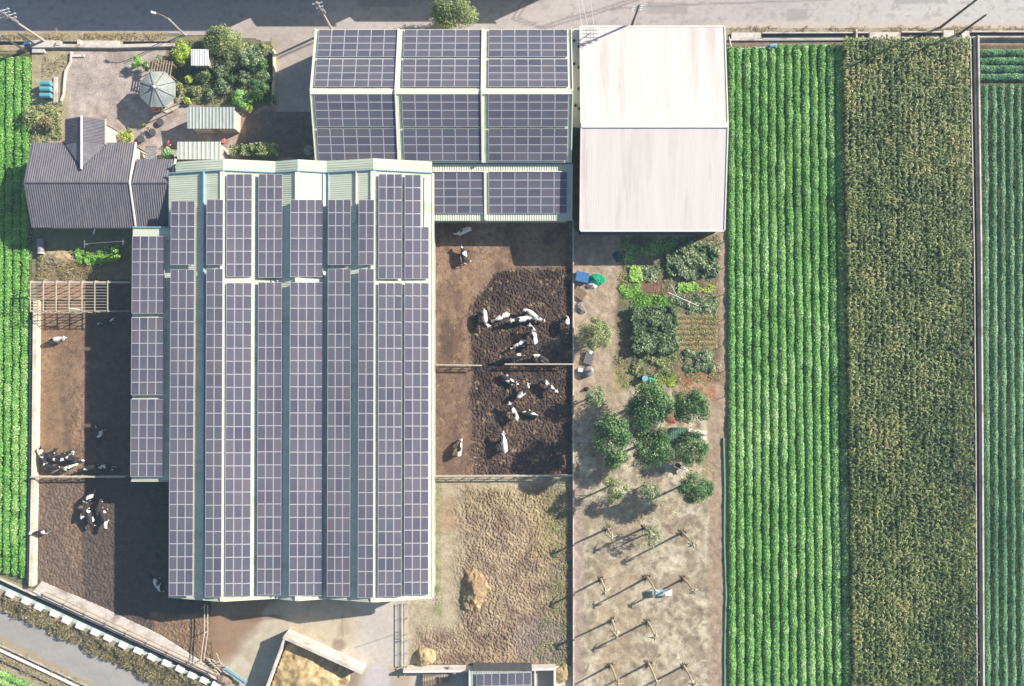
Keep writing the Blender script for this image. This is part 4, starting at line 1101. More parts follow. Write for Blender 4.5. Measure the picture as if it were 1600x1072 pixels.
q0 = None
for x in (628, 637):
    q = MB(); q.tube([P(x, 941, 0.7), P(x, 1040, 0.7)], .05, 7); q.build('top_rail', m['pale_pipe'], gt)
    q = MB(); q.tube([P(x, 941, .38), P(x, 1040, .38)], .025, 7); q.build('mid_rail', m['pale_pipe'], gt)
    for y in (943, 965, 990, 1000, 1020, 1040):
        p = P(x, y); q = MB(); q.tube([p, p + Vector((0, 0, .7))], .04, 7); q.build('post', m['pale_pipe'], gt)
for y in (985, 996, 1000, 1040):
    q = MB(); q.tube([P(628, y, .67), P(637, y, .67)], .05, 7); q.build('crossbar', m['pale_pipe'], gt)
q = MB(); q.tube([P(629, 1043, .65), P(632, 1057, .55), P(637, 1043, .65)], .06, 7); q.build('brace', m['pale_pipe'], gt)
g2 = thing('pipe_gate', 'thin pipe gate frame over brown mud south of the big barn', 'gate', P(322, 980))
for x in (319.5, 324.5):
    q = MB(); q.tube([P(x, 945, 1.5), P(x, 988, 1.5), P(x - 6, 1032, 1.4)], .06, 7); q.build('rail', m['pale_pipe'], g2)
for x, y in ((322, 945), (325, 985), (316, 1030)):
    p = P(x, y); q = MB(); q.tube([p, p + Vector((0, 0, 1.55))], .06, 7); q.build('post', m['pale_pipe'], g2)
q = MB(); q.bar(P(352, 1043, .9), P(386, 1066, .9), .28, .12); q.bar(P(350, 1047, .7), P(383, 1069, .7), .2, .12); tag(q.build('steel_gutter', m['gutter_blue'], loc=P(370, 1055)), 'bluish steel gutter lying diagonally at the end of the walkway', 'gutter')
q = MB()
for k in range(9):
    a_ = P(332 + rnd.uniform(0, 18), 1028 + rnd.uniform(0, 14), .4 + .05 * k); ang = rnd.uniform(-1.2, .4); d = Vector((math.cos(ang), math.sin(ang), 0)) * rnd.uniform(.7, 1.4); q.bar(a_ - d, a_ + d, .08, .06)
tag(q.build('scrap_pile', m['pale_pipe'], loc=P(342, 1036)), 'tangle of pale scrap pipes where the walkway meets the concrete yard', 'scrap')

ms = thing('solar_shed', 'small shed with one tilted solar array inside white walls, bottom edge of the picture', 'shed', P(785, 1062))
a, b, c_, d = P(735, 1052, 3.2), P(834, 1046, 3.2), P(836, 1110, 3.0), P(734, 1110, 3.0); a.y = b.y = (a.y + b.y) / 2
q = MB(); q.ribbed(a, b, c_, d, .3, .04); q.build('roof', m['shed_sheet'], ms)
q = MB(); gable_walls(q, [(a.x + .2, a.y - .2), (b.x - .2, b.y - .2), (c_.x - .2, c_.y + .1), (d.x + .2, d.y + .1)], [3.05, 3.05, 2.85, 2.85]); q.build('wall', m['dark'], ms)
solar_array(ms, P(744, 1053, 3.45), P(830, 1050, 3.45), P(830, 1110, 3.2), P(743, 1110, 3.2), 7, 3, 'ms', .1)
q = MB(); q.bar(P(733.5, 1048, 3.35), P(733.5, 1110, 3.1), .16, .2); q.bar(P(836, 1043, 3.35), P(837, 1110, 3.1), .16, .2); q.build('verge_trim', m['white_trim'], ms)
wall_line('yard_wall', 'pale concrete wall between the manure yard and the small solar shed', 'wall', [(634, 1043), (700, 1042.5), (866, 1039), (866.5, 1110)], .3, 1.3, 'white_trim')
pl = thing('corrugated_pile', 'loose pile of pale corrugated sheets on timber, west of the small solar shed', 'sheets', P(682, 1058))
for k in range(4):
    q = MB(); y = 1050 + k * 5; aa, bb = P(660, y + 4, .5 + .06 * k), P(702, y - 4, .55 + .06 * k); n_ = Vector((0, .34, 0)); q.ribbed(aa + n_, bb + n_, bb - n_, aa - n_, .2, .07); q.build('sheet', m['wood' if k % 2 else 'pale_pipe'], pl)
q = MB(); q.tube([P(700, 1044, .9), P(712, 1052, .9)], .3, 8); tag(q.build('drain_pipe', m['grey_pl'], loc=P(705, 1048)), 'grey pipe lying against the pale wall west of the small solar shed', 'pipe')

# ------------------------------------------------------------------ odds and ends in the orchard strip
def crate(name, label, cat, px, py, w, d, h, mat, rz=0.0, lidmat=None):
    t = thing(name, label, cat, P(px, py)); p = P(px, py); hh = h / 2
    q = MB()
    for sx, sy, lw, ld in ((1, 0, .05, d), (-1, 0, .05, d), (0, 1, w - .1, .05), (0, -1, w - .1, .05)):
        o = Matrix.Rotation(rz, 3, 'Z') @ Vector((sx * (w / 2 - .025), sy * (d / 2 - .025), 0)); q.box((p.x + o.x, p.y + o.y, hh), (lw, ld, h), rz=rz)
    q.build('side', m[mat], t)
    q = MB(); q.box((p.x, p.y, h + .03), (w + .08, d + .08, .06), rz=rz); q.build('lid', m[lidmat or mat], t); return t
crate('blue_container', 'blue lidded container by the thin wall under the shade of the warehouse', 'container', 909, 434, 1.6, 1.2, .9, 'blue', -.2)
heap('green_tarp', 'crumpled bright green net thrown over white sacks near the blue container', 930, 437, 14, 9, .8, ((30, 150, 110), (60, 190, 150)), 2., cat='tarp', rag=1.0)
heap('white_sack_pile', 'pile of white sacks beside the bright green net', 925, 446, 9, 6, .7, ((224, 214, 206), (250, 246, 242)), 4., cat='sacks', rag=1.0)
heap('green_sack', 'dark green sack at the edge of the warehouse shade in the vegetable garden', 965, 401, 7, 9, .7, ((36, 110, 96), (70, 150, 130)), 7., cat='sack', rag=.9)
def pallet(label, px, py, rz, w=1.5, d=1.2, h=.5, mat='wood'):
    t = thing('pallet_stack', label, 'pallets', P(px, py)); p = P(px, py); R_ = Matrix.Rotation(rz, 3, 'Z')
    for k in range(3):
        q = MB()
        for i in range(7): o = R_ @ Vector((-w / 2 + w * (i + .5) / 7, 0, 0)); q.box((p.x + o.x, p.y + o.y, .14 + k * .17), (w / 7 * .62, d, .03), rz=rz)
        for i in (-1, 0, 1): o = R_ @ Vector((0, i * (d / 2 - .06), 0)); q.box((p.x + o.x, p.y + o.y, .06 + k * .17), (w, .1, .11), rz=rz)
        q.build('pallet', m[mat], t)
pallet('stack of brown slatted pallets below the blue container', 906, 459, -.6, 1.7, 1.3)
pallet('stack of grey pallets by the wall above the white box', 920, 560, -.25, 1.2, 1.5, mat='grey_pl')
crate('white_box', 'small bright white box by the wall next to the grey round tank', 'box', 907, 578, .7, .4, .7, 'white_pl', -.1)
tk = thing('grey_tank', 'round grey plastic tank beside the bright white box near the pen wall', 'tank', P(919, 580)); p = P(919, 580)
q = MB(); q.tube([p, p + Vector((0, 0, .85)), p + Vector((0, 0, 1.0))], [.66, .66, .4], 16); q.build('body', m['grey_pl'], tk)
q = MB(); q.tube([p + Vector((0, 0, 1.0)), p + Vector((0, 0, 1.1))], .22, 10); q.build('lid', m['dark'], tk)
tk = thing('black_drum', 'dark drum with a pale blue lid between the garden and the round trees', 'drum', P(1006, 591)); p = P(1006, 591)
q = MB(); q.tube([p, p + Vector((0, 0, .9))], .42, 12); q.build('body', m['black'], tk)
q = MB(); q.tube([p + Vector((0, 0, .9)), p + Vector((0, 0, .98))], .4, 12); q.build('lid', m['gutter_blue'], tk)
q = MB(); q.tube([P(1013, 592, .3), P(1022, 595, .3)], .3, 8); tag(q.build('green_drum', m['green_tarp'], loc=P(1017, 594)), 'small green drum lying beside the dark drum', 'drum')
heap('scrap_heap', 'grey heap of scrap between the pallet stack and the thin pen wall', 906, 482, 9, 10, .6, ((96, 98, 100), (150, 146, 142)), 4., cat='scrap', rag=1.0)
heap('black_sack', 'dark wrapped bundle by the wall beside the small bush', 916, 608, 5, 4, .6, ((52, 50, 56), (84, 80, 86)), 2., cat='bundle')
q = MB(); q.bar(P(926, 546, .5), P(922, 553, .5), .35, .08); tag(q.build('white_board', m['white_pl'], loc=P(924, 550)), 'short white board above the grey pallets', 'board')
gs = flat_shed('coop', 'little shed with green ribbed sheet roof between the round trees and white boards', 'shed', 1047, 1074, 668, 691, 1.7, 1.5, 'skylight', .22, 'wood')
heap('soil_heap', 'reddish bare soil patch heaped north of the little green roofed shed', 1048, 654, 13, 10, .3, ((150, 100, 80), (180, 130, 104)), 2.)
for k, (y, lab) in enumerate(((672, 'long white plank, upper one of the pair east of the little green shed'), (681, 'long white plank, lower one of the pair east of the little green shed'))):
    q = MB(); q.bar(P(1076, y, .3), P(1104, y + 4.5, .3), .42, .1); q.bar(P(1080, y + .5, .13), P(1080, y + .5, .0) + Vector((0, .3, .1)), .1, .12); tag(q.build('plank', m['white_trim'], loc=P(1090, y)), lab, 'plank')
q = MB(); p = P(1034, 926, .9); q.box((p.x - .5, p.y, .84), (1.4, .85, .06), rz=.06); q.box((p.x + .9, p.y, .84), (.9, .85, .06), rz=.06, m=1)
tb = thing('work_table', 'grey and white metal table standing among the bare trees', 'table', (p.x, p.y, 0)); q.build('top', [m['gutter_blue'], m['white_pl']], tb)
for sx in (-1.1, 1.2):
    for sy in (-.33, .33): q = MB(); q.bar((p.x + sx, p.y + sy, 0), (p.x + sx, p.y + sy, .81), .06, .06); q.build('leg', m['rail'], tb)
q = MB(); a_, b_ = P(1044, 457, .9), P(1091, 478, .8); q.tube([a_, b_], .05, 6); q.tube([P(1048, 444, .9), P(1058, 463, .9)], .04, 6)
tag(q.build('bean_pole', m['white_pl'], loc=a_), 'long pale pole lying across the vegetable garden', 'pole')

# buildings beyond the top of the picture: their roofs shade the road
def block(name, label, x0, x1, y1, depth, e, r, cat='house'):
    t = thing(name, label, cat, P((x0 + x1) / 2, y1 - depth * S / 2)); X0, X1 = P(x0, 0).x, P(x1, 0).x; Ya = P(0, y1).y; Yb = Ya + depth; Ym = (Ya + Yb) / 2
    q = MB(); q.ribbed((X0 - .3, Ym, r), (X1 + .3, Ym, r), (X1 + .3, Ya - .3, e), (X0 - .3, Ya - .3, e), .3, .05); q.ribbed((X1 + .3, Ym, r), (X0 - .3, Ym, r), (X0 - .3, Yb + .3, e), (X1 + .3, Yb + .3, e), .3, .05); q.build('roof', m['house_tile'], t)
    q = MB(); gable_walls(q, [(X0, Ya), (X1, Ya), (X1, Ym), (X1, Yb), (X0, Yb), (X0, Ym)], [e - .1, e - .1, r - .1, e - .1, e - .1, r - .1]); q.build('wall', m['brick'], t)
block('roadside_house', 'tiled house across the road, above the garden trees', 232, 492, -18, 9, 7.0, 8.6)
block('roadside_house', 'lower tiled house across the road, above the north west corner of the solar hall', 522, 640, -16, 8, 6.0, 7.4)
block('roadside_house', 'tall tiled house across the road, above the middle of the solar hall', 668, 780, -20, 8, 5.6, 7.5)
block('roadside_house', 'long tiled house across the road, above the east end of the solar hall', 790, 862, -8, 9, 4.6, 6.5)
block('roadside_house', 'tiled house across the road, above the upper left picture corner', 20, 130, -30, 8, 5.4, 7.0)
block('roadside_house', 'small tiled house across the road, above the street lamp', 140, 222, -18, 8, 7.0, 8.2)

# ------------------------------------------------------------------ foliage
def leafquads(cn, size, tilt=.7, asp=.55, nrm=None, fold=.12):
    """rhombic leaves round the given centres -> verts, quads"""
    n = len(cn); size = np.broadcast_to(size, (n,)).astype(float)
    yaw = NR.random(n) * 2 * np.pi
    if nrm is None:
        th = np.abs(NR.normal(0, tilt, n)); ph = NR.random(n) * 2 * np.pi
        N = np.stack([np.sin(th) * np.cos(ph), np.sin(th) * np.sin(ph), np.cos(th)], -1)
    else:
        N = nrm + NR.normal(0, tilt, (n, 3)); N /= np.linalg.norm(N, axis=1, keepdims=True) + 1e-9
    ref = np.stack([np.cos(yaw), np.sin(yaw), NR.normal(0, .3, n)], -1)
    U = np.cross(N, ref); U /= np.linalg.norm(U, axis=1, keepdims=True) + 1e-9
    W = np.cross(N, U)
    a = U * (size / 2)[:, None]; b = W * (size * asp / 2)[:, None]; f = N * (size * fold)[:, None]
    V = np.stack([cn - a, cn + b + f, cn + a, cn - b + f], 1).reshape(-1, 3)
    Q = np.arange(4 * n).reshape(n, 4)
    return V, Q
def toworld(px, py, z): return np.stack([(px - CX) / S, (CY - py) / S, z], -1)

def crop_rows(name, label, rows, width, height, dens, size, mat, asp=.6, jitter=.5, gap=0.0, cat='crop', tilt=.6, lump=.35, freq=.05):
    """rows: list of ((x0,y0),(x1,y1)) in photo pixels; width in metres"""
    cs = []; vs = []
    for i, ((x0, y0), (x1, y1)) in enumerate(rows):
        L = math.hypot(x1 - x0, y1 - y0) / S; n = int(L * dens)
        t = NR.random(n); u = np.clip(NR.normal(0, .48, n), -1.05, 1.05)
        px = x0 + (x1 - x0) * t; py = y0 + (y1 - y0) * t
        g = fbm(px * .06 + i * 13, py * .06, 3, i * 1.3)
        wob = (fbm(px * .03 + i * 7, py * .03, 2, 5.) - .5) * 4 * jitter
        wloc = width * (1 - lump + 2 * lump * g); h = height * (1 - .35 + .7 * g)
        dx, dy = (y1 - y0), -(x1 - x0); d = math.hypot(dx, dy); dx /= d; dy /= d
        off = u * wloc / 2 * S + wob
        px = px + dx * off; py = py + dy * off
        z = h * np.sqrt(np.clip(1 - (u * .93) ** 2, .02, 1)) * (.72 + .28 * NR.random(n))
        k = NR.random(n) > gap * (g < .4)
        big = fbm(px / 120, py / 160, 3, 4.)
        v = np.clip(.62 * NR.random(n) ** 1.15 + .42 * big + (g - .5) * .5, 0, 1)
        cs.append(toworld(px, py, z)[k]); vs.append(v[k])
    cn = np.concatenate(cs); v = np.concatenate(vs)
    V, Q = leafquads(cn, size * (.7 + .6 * NR.random(len(cn))), tilt, asp)
    return tag(npmesh(name, V, Q, m[mat], fattr=v), label, cat, kind='stuff')

def scatter(name, label, poly, dens, size, hgt, mat, asp=.5, tilt=.7, clump=.0, vmul=1.0, cat='plants', kind='stuff', scale_=14., seed=0., voff=0., edge=14):
    xs = [p[0] for p in poly]; ys = [p[1] for p in poly]
    n = int((max(xs) - min(xs)) * (max(ys) - min(ys)) / S / S * dens)
    px = NR.uniform(min(xs), max(xs), n); py = NR.uniform(min(ys), max(ys), n)
    g = fbm(px / scale_, py / scale_, 3, seed)
    k = inpoly(px + (fbm(px / 7, py / 7, 3, 31.) - .5) * edge, py + (fbm(px / 7, py / 7, 3, 47.) - .5) * edge, poly) & (g + NR.normal(0, .06, n) > clump)
    px, py, g = px[k], py[k], g[k]; n = len(px)
    z = hgt * (.25 + .75 * np.clip((g - clump) / .35, 0, 1)) * (.5 + .5 * NR.random(n)) + .03
    V, Q = leafquads(toworld(px, py, z), size * (.6 + .8 * NR.random(n)), tilt, asp)
    v = np.clip((.6 * NR.random(n) + .8 * (g - .2)) * vmul + voff, 0, 1)
    return tag(npmesh(name, V, Q, m[mat], fattr=v), label, cat, kind=kind)

# bean field: fourteen ridged rows
rows = []
for k in range(14):
    rows.append(((1139.5 + k * 12.95 + (2 if k == 0 else 0), 76 if k < 6 else 72), (1143 + k * 13.75, 1110)))
crop_rows('bean_crop', 'bright green field of leafy bean rows between the orchard strip and the corn field', rows, 1.06, .55, 340, .22, 'soy', gap=.4, lump=.2, tilt=.85, asp=.62)
# left field
rows = [((-72 + k * 12.9, 91), (-78 + k * 12.9, min(903, 872 + k * 3.2))) for k in range(10)]
crop_rows('bean_crop', 'bright green field of crop rows along the left picture edge', rows, 1.06, .5, 330, .21, 'soy_w', gap=.35, lump=.2, tilt=.85)
rows = [((-20 + 0, 1040 + k * 12), (95, 1040 + k * 12 + 54)) for k in range(5)]
crop_rows('bean_crop', 'small corner of bright green crop rows at the lower left corner', rows, .9, .45, 200, .2, 'soy_w')
# right field: four cross rows, then rows running away
rows = [((1529, 84 + k * 12.6), (1740, 84 + k * 12.6)) for k in range(4)]
rows += [((1536 + k * 13.0, 134), (1540 + k * 13.3, 1110)) for k in range(14)]
crop_rows('garlic_crop', 'dark blue green crop in smooth rounded rows at the right picture edge', rows, .94, .6, 400, .17, 'leek', gap=.15, lump=.1, tilt=.7, jitter=.35)

# corn: arching strap leaves
def corn():
    pts = []
    for k in range(22):
        x0 = 1322 + k * 8.95; x1 = 1338 + k * 8.8; n = int(1055 / 2.4); t = (np.arange(n) + NR.random(n) * .8) / n
        px = CX + (x0 + (x1 - x0) * t - CX) * .987 + NR.normal(0, .7, n) + (fbm(t * 30, t * 0 + k * 3.1, 2) - .5) * 3; py = 66 + 1050 * t
        pts.append(np.stack([px, py], -1)[NR.random(n) > .06])
    pts = np.concatenate(pts); L = 7
    n = len(pts); px = np.repeat(pts[:, 0], L); py = np.repeat(pts[:, 1], L)
    g = fbm(px / 34, py / 46, 4, 2.); hgt = (1.15 + .7 * fbm(px / 20, py / 20, 3, 6.)) * np.repeat(.85 + .3 * NR.random(n), L)
    lev = np.tile(np.linspace(.45, 1.0, L), n); z0 = hgt * lev
    yaw = np.repeat(NR.random(n) * np.pi, L) + np.tile(np.arange(L) * np.pi, n) + NR.normal(0, .5, n * L)
    ln = (.66 - .28 * lev) * (.75 + .5 * NR.random(n * L)); w = .085 * (.8 + .4 * NR.random(n * L))
    d = np.stack([np.cos(yaw), np.sin(yaw), np.zeros_like(yaw)], -1); s_ = np.stack([-np.sin(yaw), np.cos(yaw), NR.normal(0, .3, n * L)], -1)
    b = toworld(px, py, z0); rise = (.22 * ln)[:, None] * np.array([0, 0, 1]); 
    p0 = b; p1 = b + d * (ln * .5)[:, None] + rise; p2 = b + d * ln[:, None] - rise * (.1 + NR.random((n * L, 1)) * 1.0)
    W = s_ * w[:, None]
    V = np.stack([p0 - W * .5, p0 + W * .5, p1 - W, p1 + W, p2 - W * .25, p2 + W * .25], 1).reshape(-1, 3)
    i = np.arange(n * L)[:, None] * 6
    Q = np.concatenate([i + np.array([[0, 1, 3, 2]]), i + np.array([[2, 3, 5, 4]])], 0)
    v = np.clip(.45 * NR.random(n * L) + .35 * NR.random(n)[np.repeat(np.arange(n), L)] + (g - .5) * .75 + .02 - .25 * sm((px - 1400) / 120) * sm((py - 250) / 300) + .1 * (lev > .97), 0, 1)
    tag(npmesh('corn_crop', V, Q, m['corn'], fattr=np.concatenate([v, v])), 'olive green field of tall mature corn with yellowing leaves, between bean field and pinkish wall', 'crop', kind='stuff')
corn()

# grass, weeds, beds
scatter('dry_grass', 'dry grass verge between the shaded road and the left drain', [(-60, 54), (262, 52), (262, 63), (-60, 64)], 90, .3, .28, 'dry', .18, 1.2, .36, cat='grass')
scatter('dry_grass', 'dry grass verge between the sunlit road and the field ditches', [(1140, 42), (1720, 40), (1720, 52), (1140, 51)], 80, .3, .25, 'dry', .18, 1.2, .44, cat='grass')
scatter('lane_scrub', 'dry olive scrub hedge along the lane below the white kerb blocks', [(-20, 922), (0, 926), (30, 938), (150, 993), (250, 1037), (340, 1074), (300, 1100), (252, 1070), (140, 1016), (60, 976), (-20, 940)], 200, .26, .6, 'scrub', .35, 1.0, .3, cat='scrub')
scatter('lane_grass', 'dry grass strip between the lane and the lower left crop', [(-20, 1003), (0, 1006), (160, 1078), (120, 1090), (-20, 1030)], 60, .3, .25, 'dry', .2, 1.1, .42, cat='grass')
scatter('yard_weeds', 'weeds and dry grass growing around the teal bins at the farmhouse corner', [(54, 165), (100, 160), (100, 222), (54, 222)], 90, .26, .4, 'tree_o', .4, 1.0, .42, cat='weeds')
scatter('yard_weeds', 'sparse dry weeds between the culvert and the teal bins', [(66, 84), (112, 84), (100, 125), (66, 120)], 60, .2, .2, 'dry', .3, 1.0, .48, cat='weeds')
scatter('manure_weeds', 'green weeds in the manure yard along the thin boundary wall', [(850, 746), (893, 746), (893, 1034), (835, 1034), (850, 900)], 60, .2, .2, 'tree_o', .4, .9, .42, cat='weeds', voff=-.1)
scatter('manure_straw', 'yellow straw scattered over the upper part of the manure yard', [(720, 750), (830, 748), (870, 860), (820, 880), (760, 790)], 28, .24, .12, 'straw_blade', .16, .8, .45, cat='straw')
scatter('roof_side_weeds', 'thin green weeds along the foot of the big barn beside the manure yard', [(678, 746), (688, 746), (687, 945), (678, 945)], 50, .16, .15, 'tree_o', .4, .8, .45, cat='weeds')
scatter('hedge_row', 'trimmed green hedge along the north wall of the big barn', [(368, 232), (442, 231), (440, 249), (372, 249)], 420, .26, 2.6, 'tree_o', .5, .9, .12, cat='hedge')
scatter('brush_stalks', 'dry stalks and brush behind the farmhouse, north of the steel frame', [(52, 395), (160, 392), (160, 440), (50, 440)], 60, .45, .45, 'dry', .12, 1.2, .42, cat='brush')
scatter('garden_greens', 'dense patch of mixed green vegetables between warehouse shade and round trees', [(968, 462), (1002, 455), (1050, 468), (1060, 492), (975, 498)], 190, .24, .45, 'lime', .5, .8, .36, voff=-.25)
scatter('garden_greens', 'low grey green vegetable patch below the warehouse shadow edge', [(1010, 413), (1040, 408), (1042, 440), (1006, 440)], 170, .22, .4, 'tree_g', .5, .8, .34)
scatter('shade_plants', 'dark green plants in the shade of the white warehouse', [(975, 378), (1040, 376), (1075, 372), (1040, 396), (1000, 412), (972, 412)], 110, .24, .4, 'soy', .5, .8, .4)
scatter('lettuce_bed', 'bright lime lettuce patch, upper one beside the brown tilled bed', [(983, 416), (1002, 416), (1004, 441), (984, 441)], 260, .22, .35, 'lime', .7, .6, .2, voff=.15)
scatter('lettuce_bed', 'bright lime leafy patch, left of the brown tilled bed', [(966, 446), (1000, 442), (1001, 462), (972, 470)], 220, .22, .4, 'lime', .6, .7, .3)
scatter('lettuce_bed', 'vivid green low bed east of the brown tilled bed', [(1056, 442), (1090, 441), (1090, 457), (1058, 456)], 220, .2, .3, 'lime', .7, .6, .25)
scatter('flower_bed', 'yellowish flowering bed near the stakes of the bean field', [(1090, 446), (1118, 444), (1119, 456), (1090, 457)], 150, .2, .35, 'tree_y', .6, .8, .35, voff=.2)
scatter('tall_beans', 'dense block of tall grey green bean plants in the middle of the vegetable garden', [(984, 482), (1052, 478), (1058, 544), (1046, 552), (988, 548)], 460, .34, 1.1, 'tree_g', .55, 1.0, .05, cat='vegetables', voff=-.12)
scatter('tall_beans', 'mass of grey green vine plants beneath the warehouse corner', [(1040, 396), (1080, 378), (1118, 388), (1122, 430), (1080, 438), (1040, 428)], 320, .32, .8, 'tree_g', .5, 1.0, .25, cat='vegetables')
scatter('sparse_greens', 'scrubby yellow green plants south of the tall bean block', [(976, 552), (1056, 548), (1056, 586), (1010, 592), (976, 580)], 200, .24, .5, 'tree_o', .45, .9, .36, cat='plants')
scatter('sparse_greens', 'green bushy patch below the striped tan vegetable bed', [(1066, 548), (1114, 546), (1116, 580), (1070, 582)], 230, .25, .6, 'tree_g', .45, .9, .34, cat='plants')
scatter('sparse_greens', 'pale yellow green weeds around the little dark drum', [(1018, 580), (1056, 578), (1054, 602), (1020, 604)], 150, .24, .35, 'tree_y', .4, .8, .4, cat='plants')
scatter('sparse_greens', 'olive weeds on the bare ground left of the round trees', [(955, 585), (1000, 580), (996, 606), (960, 606)], 60, .2, .15, 'tree_o', .35, .8, .45, cat='plants')
rows = [((1060, 497 + k * 8.2), (1119, 497 + k * 8.2)) for k in range(6)]
crop_rows('striped_bed', 'striped bed of tan mulched vegetable rows in the orchard strip', rows, .5, .2, 70, .18, 'dry', cat='vegetables', asp=.3)
scatter('litter', 'dry leaf litter on the bare orchard ground', [(898, 780), (1120, 730), (1130, 1100), (898, 1100)], 14, .17, .06, 'dry', .5, .5, .46, cat='leaf litter', scale_=20.)
scatter('back_greens', 'patch of lime green garden plants in the shade behind the farmhouse', [(118, 393), (160, 388), (190, 384), (192, 402), (152, 416), (122, 410)], 190, .3, .7, 'lime', .5, .8, .38, voff=-.2)

def tree(name, label, px, py, r, h, mat, n=1500, ls=.28, cat='tree', group=None, flat=.75, trunk=None, gaps=.25, clumps=16, asp=.5, ry=None):
    """px,py,r: the crown as seen in the photo; h: height of the top"""
    cz = h - r / S * flat; cz = max(cz, r / S * flat * .7)
    c = P(px, py, cz); base = Vector((c.x, c.y, 0)); R = r / S * (1 - cz / H); Ry = (ry or r) / S * (1 - cz / H)
    R *= 1.06; Ry *= 1.06; n = int(n * 1.7)
    t = thing(name, label, cat, base, group)
    q = MB(); tr = trunk or max(.06, R * .08); top = c + Vector((0, 0, R * .2))
    q.tube([base, base.lerp(top, .5) + Vector((rnd.uniform(-.1, .1), rnd.uniform(-.1, .1), 0)), top], [tr, tr * .8, tr * .45], 8)
    for k in range(6):
        a = k * 1.05 + rnd.random(); q.tube([base.lerp(top, .45 + .08 * k), c + Vector((math.cos(a) * R * .7, math.sin(a) * Ry * .7, rnd.uniform(-.2, .5) * R * flat))], [tr * .45, tr * .15], 6)
    q.build('trunk', m['bark'], t)
    cs = []; ns = []; vs = []
    for k in range(clumps):
        while True:
            d = NR.normal(0, 1, 3); d /= np.linalg.norm(d)
            if d[2] > -.45: break
        rr = NR.uniform(.55, .92); cc = np.array(c) + d * np.array([R, Ry, R * flat]) * rr
        cr = R * NR.uniform(.2, .42); k_ = int(n / clumps * (cr / (R * .31)) ** 1.3)
        p = NR.normal(0, 1, (k_, 3)); p /= np.linalg.norm(p, axis=1, keepdims=True); rad = NR.random(k_) ** .45
        cs.append(cc + p * (rad * cr)[:, None] * np.array([1, 1, .8])); ns.append(p * .7 + np.array([0, 0, .55])); vs.append(np.clip(NR.random() * .45 + .55 * NR.random(k_), 0, 1))
    k_ = n // 3; p = NR.normal(0, 1, (k_, 3)); p /= np.linalg.norm(p, axis=1, keepdims=True); p[:, 2] = np.abs(p[:, 2]) * np.where(NR.random(k_) < .25, -.5, 1)
    w = 1 + (fbm(np.arctan2(p[:, 1], p[:, 0]) * 1.6 + 9 + px, p[:, 2] * 2 + py, 3) - .5) * .7
    q_ = np.array(c) + p * np.array([R, Ry, R * flat]) * (.9 * w * NR.random(k_) ** .3)[:, None]
    cs.append(q_); ns.append(p * .7 + np.array([0, 0, .5])); vs.append(NR.random(k_))
    cn = np.concatenate(cs); N = np.concatenate(ns); v = np.concatenate(vs)
    V, Q = leafquads(cn, ls * .86 * (.7 + .6 * NR.random(len(cn))), .45, asp, nrm=N)
    npmesh('crown', V, Q, m[mat], parent=t, fattr=v)
    return t

# orchard trees
tree('orchard_tree', 'bushy mid green tree beside the pen wall, level with the striped bed', 929, 524, 25, 4.2, 'tree_o', 1700)
tree('orchard_tree', 'small round green tree by the dark bundle near the pen wall', 929, 621, 17, 3.6, 'tree_g', 900, .24)
tree('orchard_tree', 'large dark tree with a loose crown just below the dark drum', 1017, 632, 37, 6.6, 'tree', 3200, .32, clumps=24)
tree('orchard_tree', 'broad round smooth green tree, eastmost at the top of the orchard group', 1079, 635, 29, 5.4, 'tree', 2600, .27, clumps=22, ry=28)
tree('orchard_tree', 'tall oval light green tree, biggest one nearest the pen wall', 957, 685, 29, 7.2, 'tree', 3600, .3, clumps=26, ry=46)
tree('orchard_tree', 'round green tree in the middle of the orchard group, left of the little green shed', 1018, 698, 31, 6.2, 'tree', 2800, .29, clumps=22)
tree('orchard_tree', 'round bright green tree just below the little green shed', 1080, 702, 26, 3.6, 'tree', 2200, .27, clumps=20)
tree('orchard_tree', 'thin pale leaved tree standing in the dark tree shadow', 962, 765, 20, 4.8, 'tree_o', 900, .26, clumps=12)
tree('orchard_tree', 'slim sparse tree between the thin pale tree and the ball shaped tree', 1014, 766, 16, 4.6, 'tree_g', 650, .24, clumps=9)
tree('orchard_tree', 'neat ball shaped green tree standing alone south of the calf', 1085, 765, 25, 6.0, 'tree', 2400, .25, clumps=20)
tree('orchard_tree', 'thin feathery sapling at the north end of the bare palm rows', 1016, 841, 17, 3.4, 'tree_g', 420, .22, clumps=7)
# garden and road trees
tree('road_tree', 'leafy light green tree on the road edge behind the solar hall', 709, 25, 36, 4.6, 'tree_o', 2600, .3, clumps=18, ry=19)
tree('garden_tree', 'large olive green shrub tree beside the road in the farmhouse garden', 350, 68, 31, 3.4, 'tree_o', 2600, .26, clumps=22, ry=24)
tree('garden_tree', 'round lime green bush left of the small white shed', 285, 81, 16, 2.6, 'tree_y', 1300, .22, clumps=14, ry=17)
tree('garden_tree', 'dark green tree at the north east corner of the garden', 394, 92, 18, 2.6, 'tree_g', 1800, .26, clumps=14)
tree('garden_tree', 'light green bush by the pale yellow wall', 405, 104, 14, 2.2, 'tree', 1000, .22, clumps=9)
tree('garden_tree', 'grey green shrub in the middle of the garden below the small white shed', 345, 107, 15, 1.8, 'tree_g', 900, .22, clumps=9)
tree('garden_tree', 'bright green bush at the south east corner of the garden', 404, 142, 17, 2.2, 'tree', 1200, .2, clumps=11)
tree('garden_tree', 'low dark green bush west of the bright corner bush', 376, 153, 15, 1.8, 'soy', 900, .25, clumps=9)
tree('garden_tree', 'small dark green bush near the red potted flowers', 348, 135, 14, 1.5, 'tree_g', 700, .22, clumps=8)
tree('garden_tree', 'bright green young plant between gazebo and pergola', 214, 97, 9, 1.7, 'lime', 450, .22, clumps=7)
tree('garden_tree', 'blue green shrub at the north corner of the pergola', 228, 103, 8, 1.5, 'tree_g', 380, .2, clumps=7)
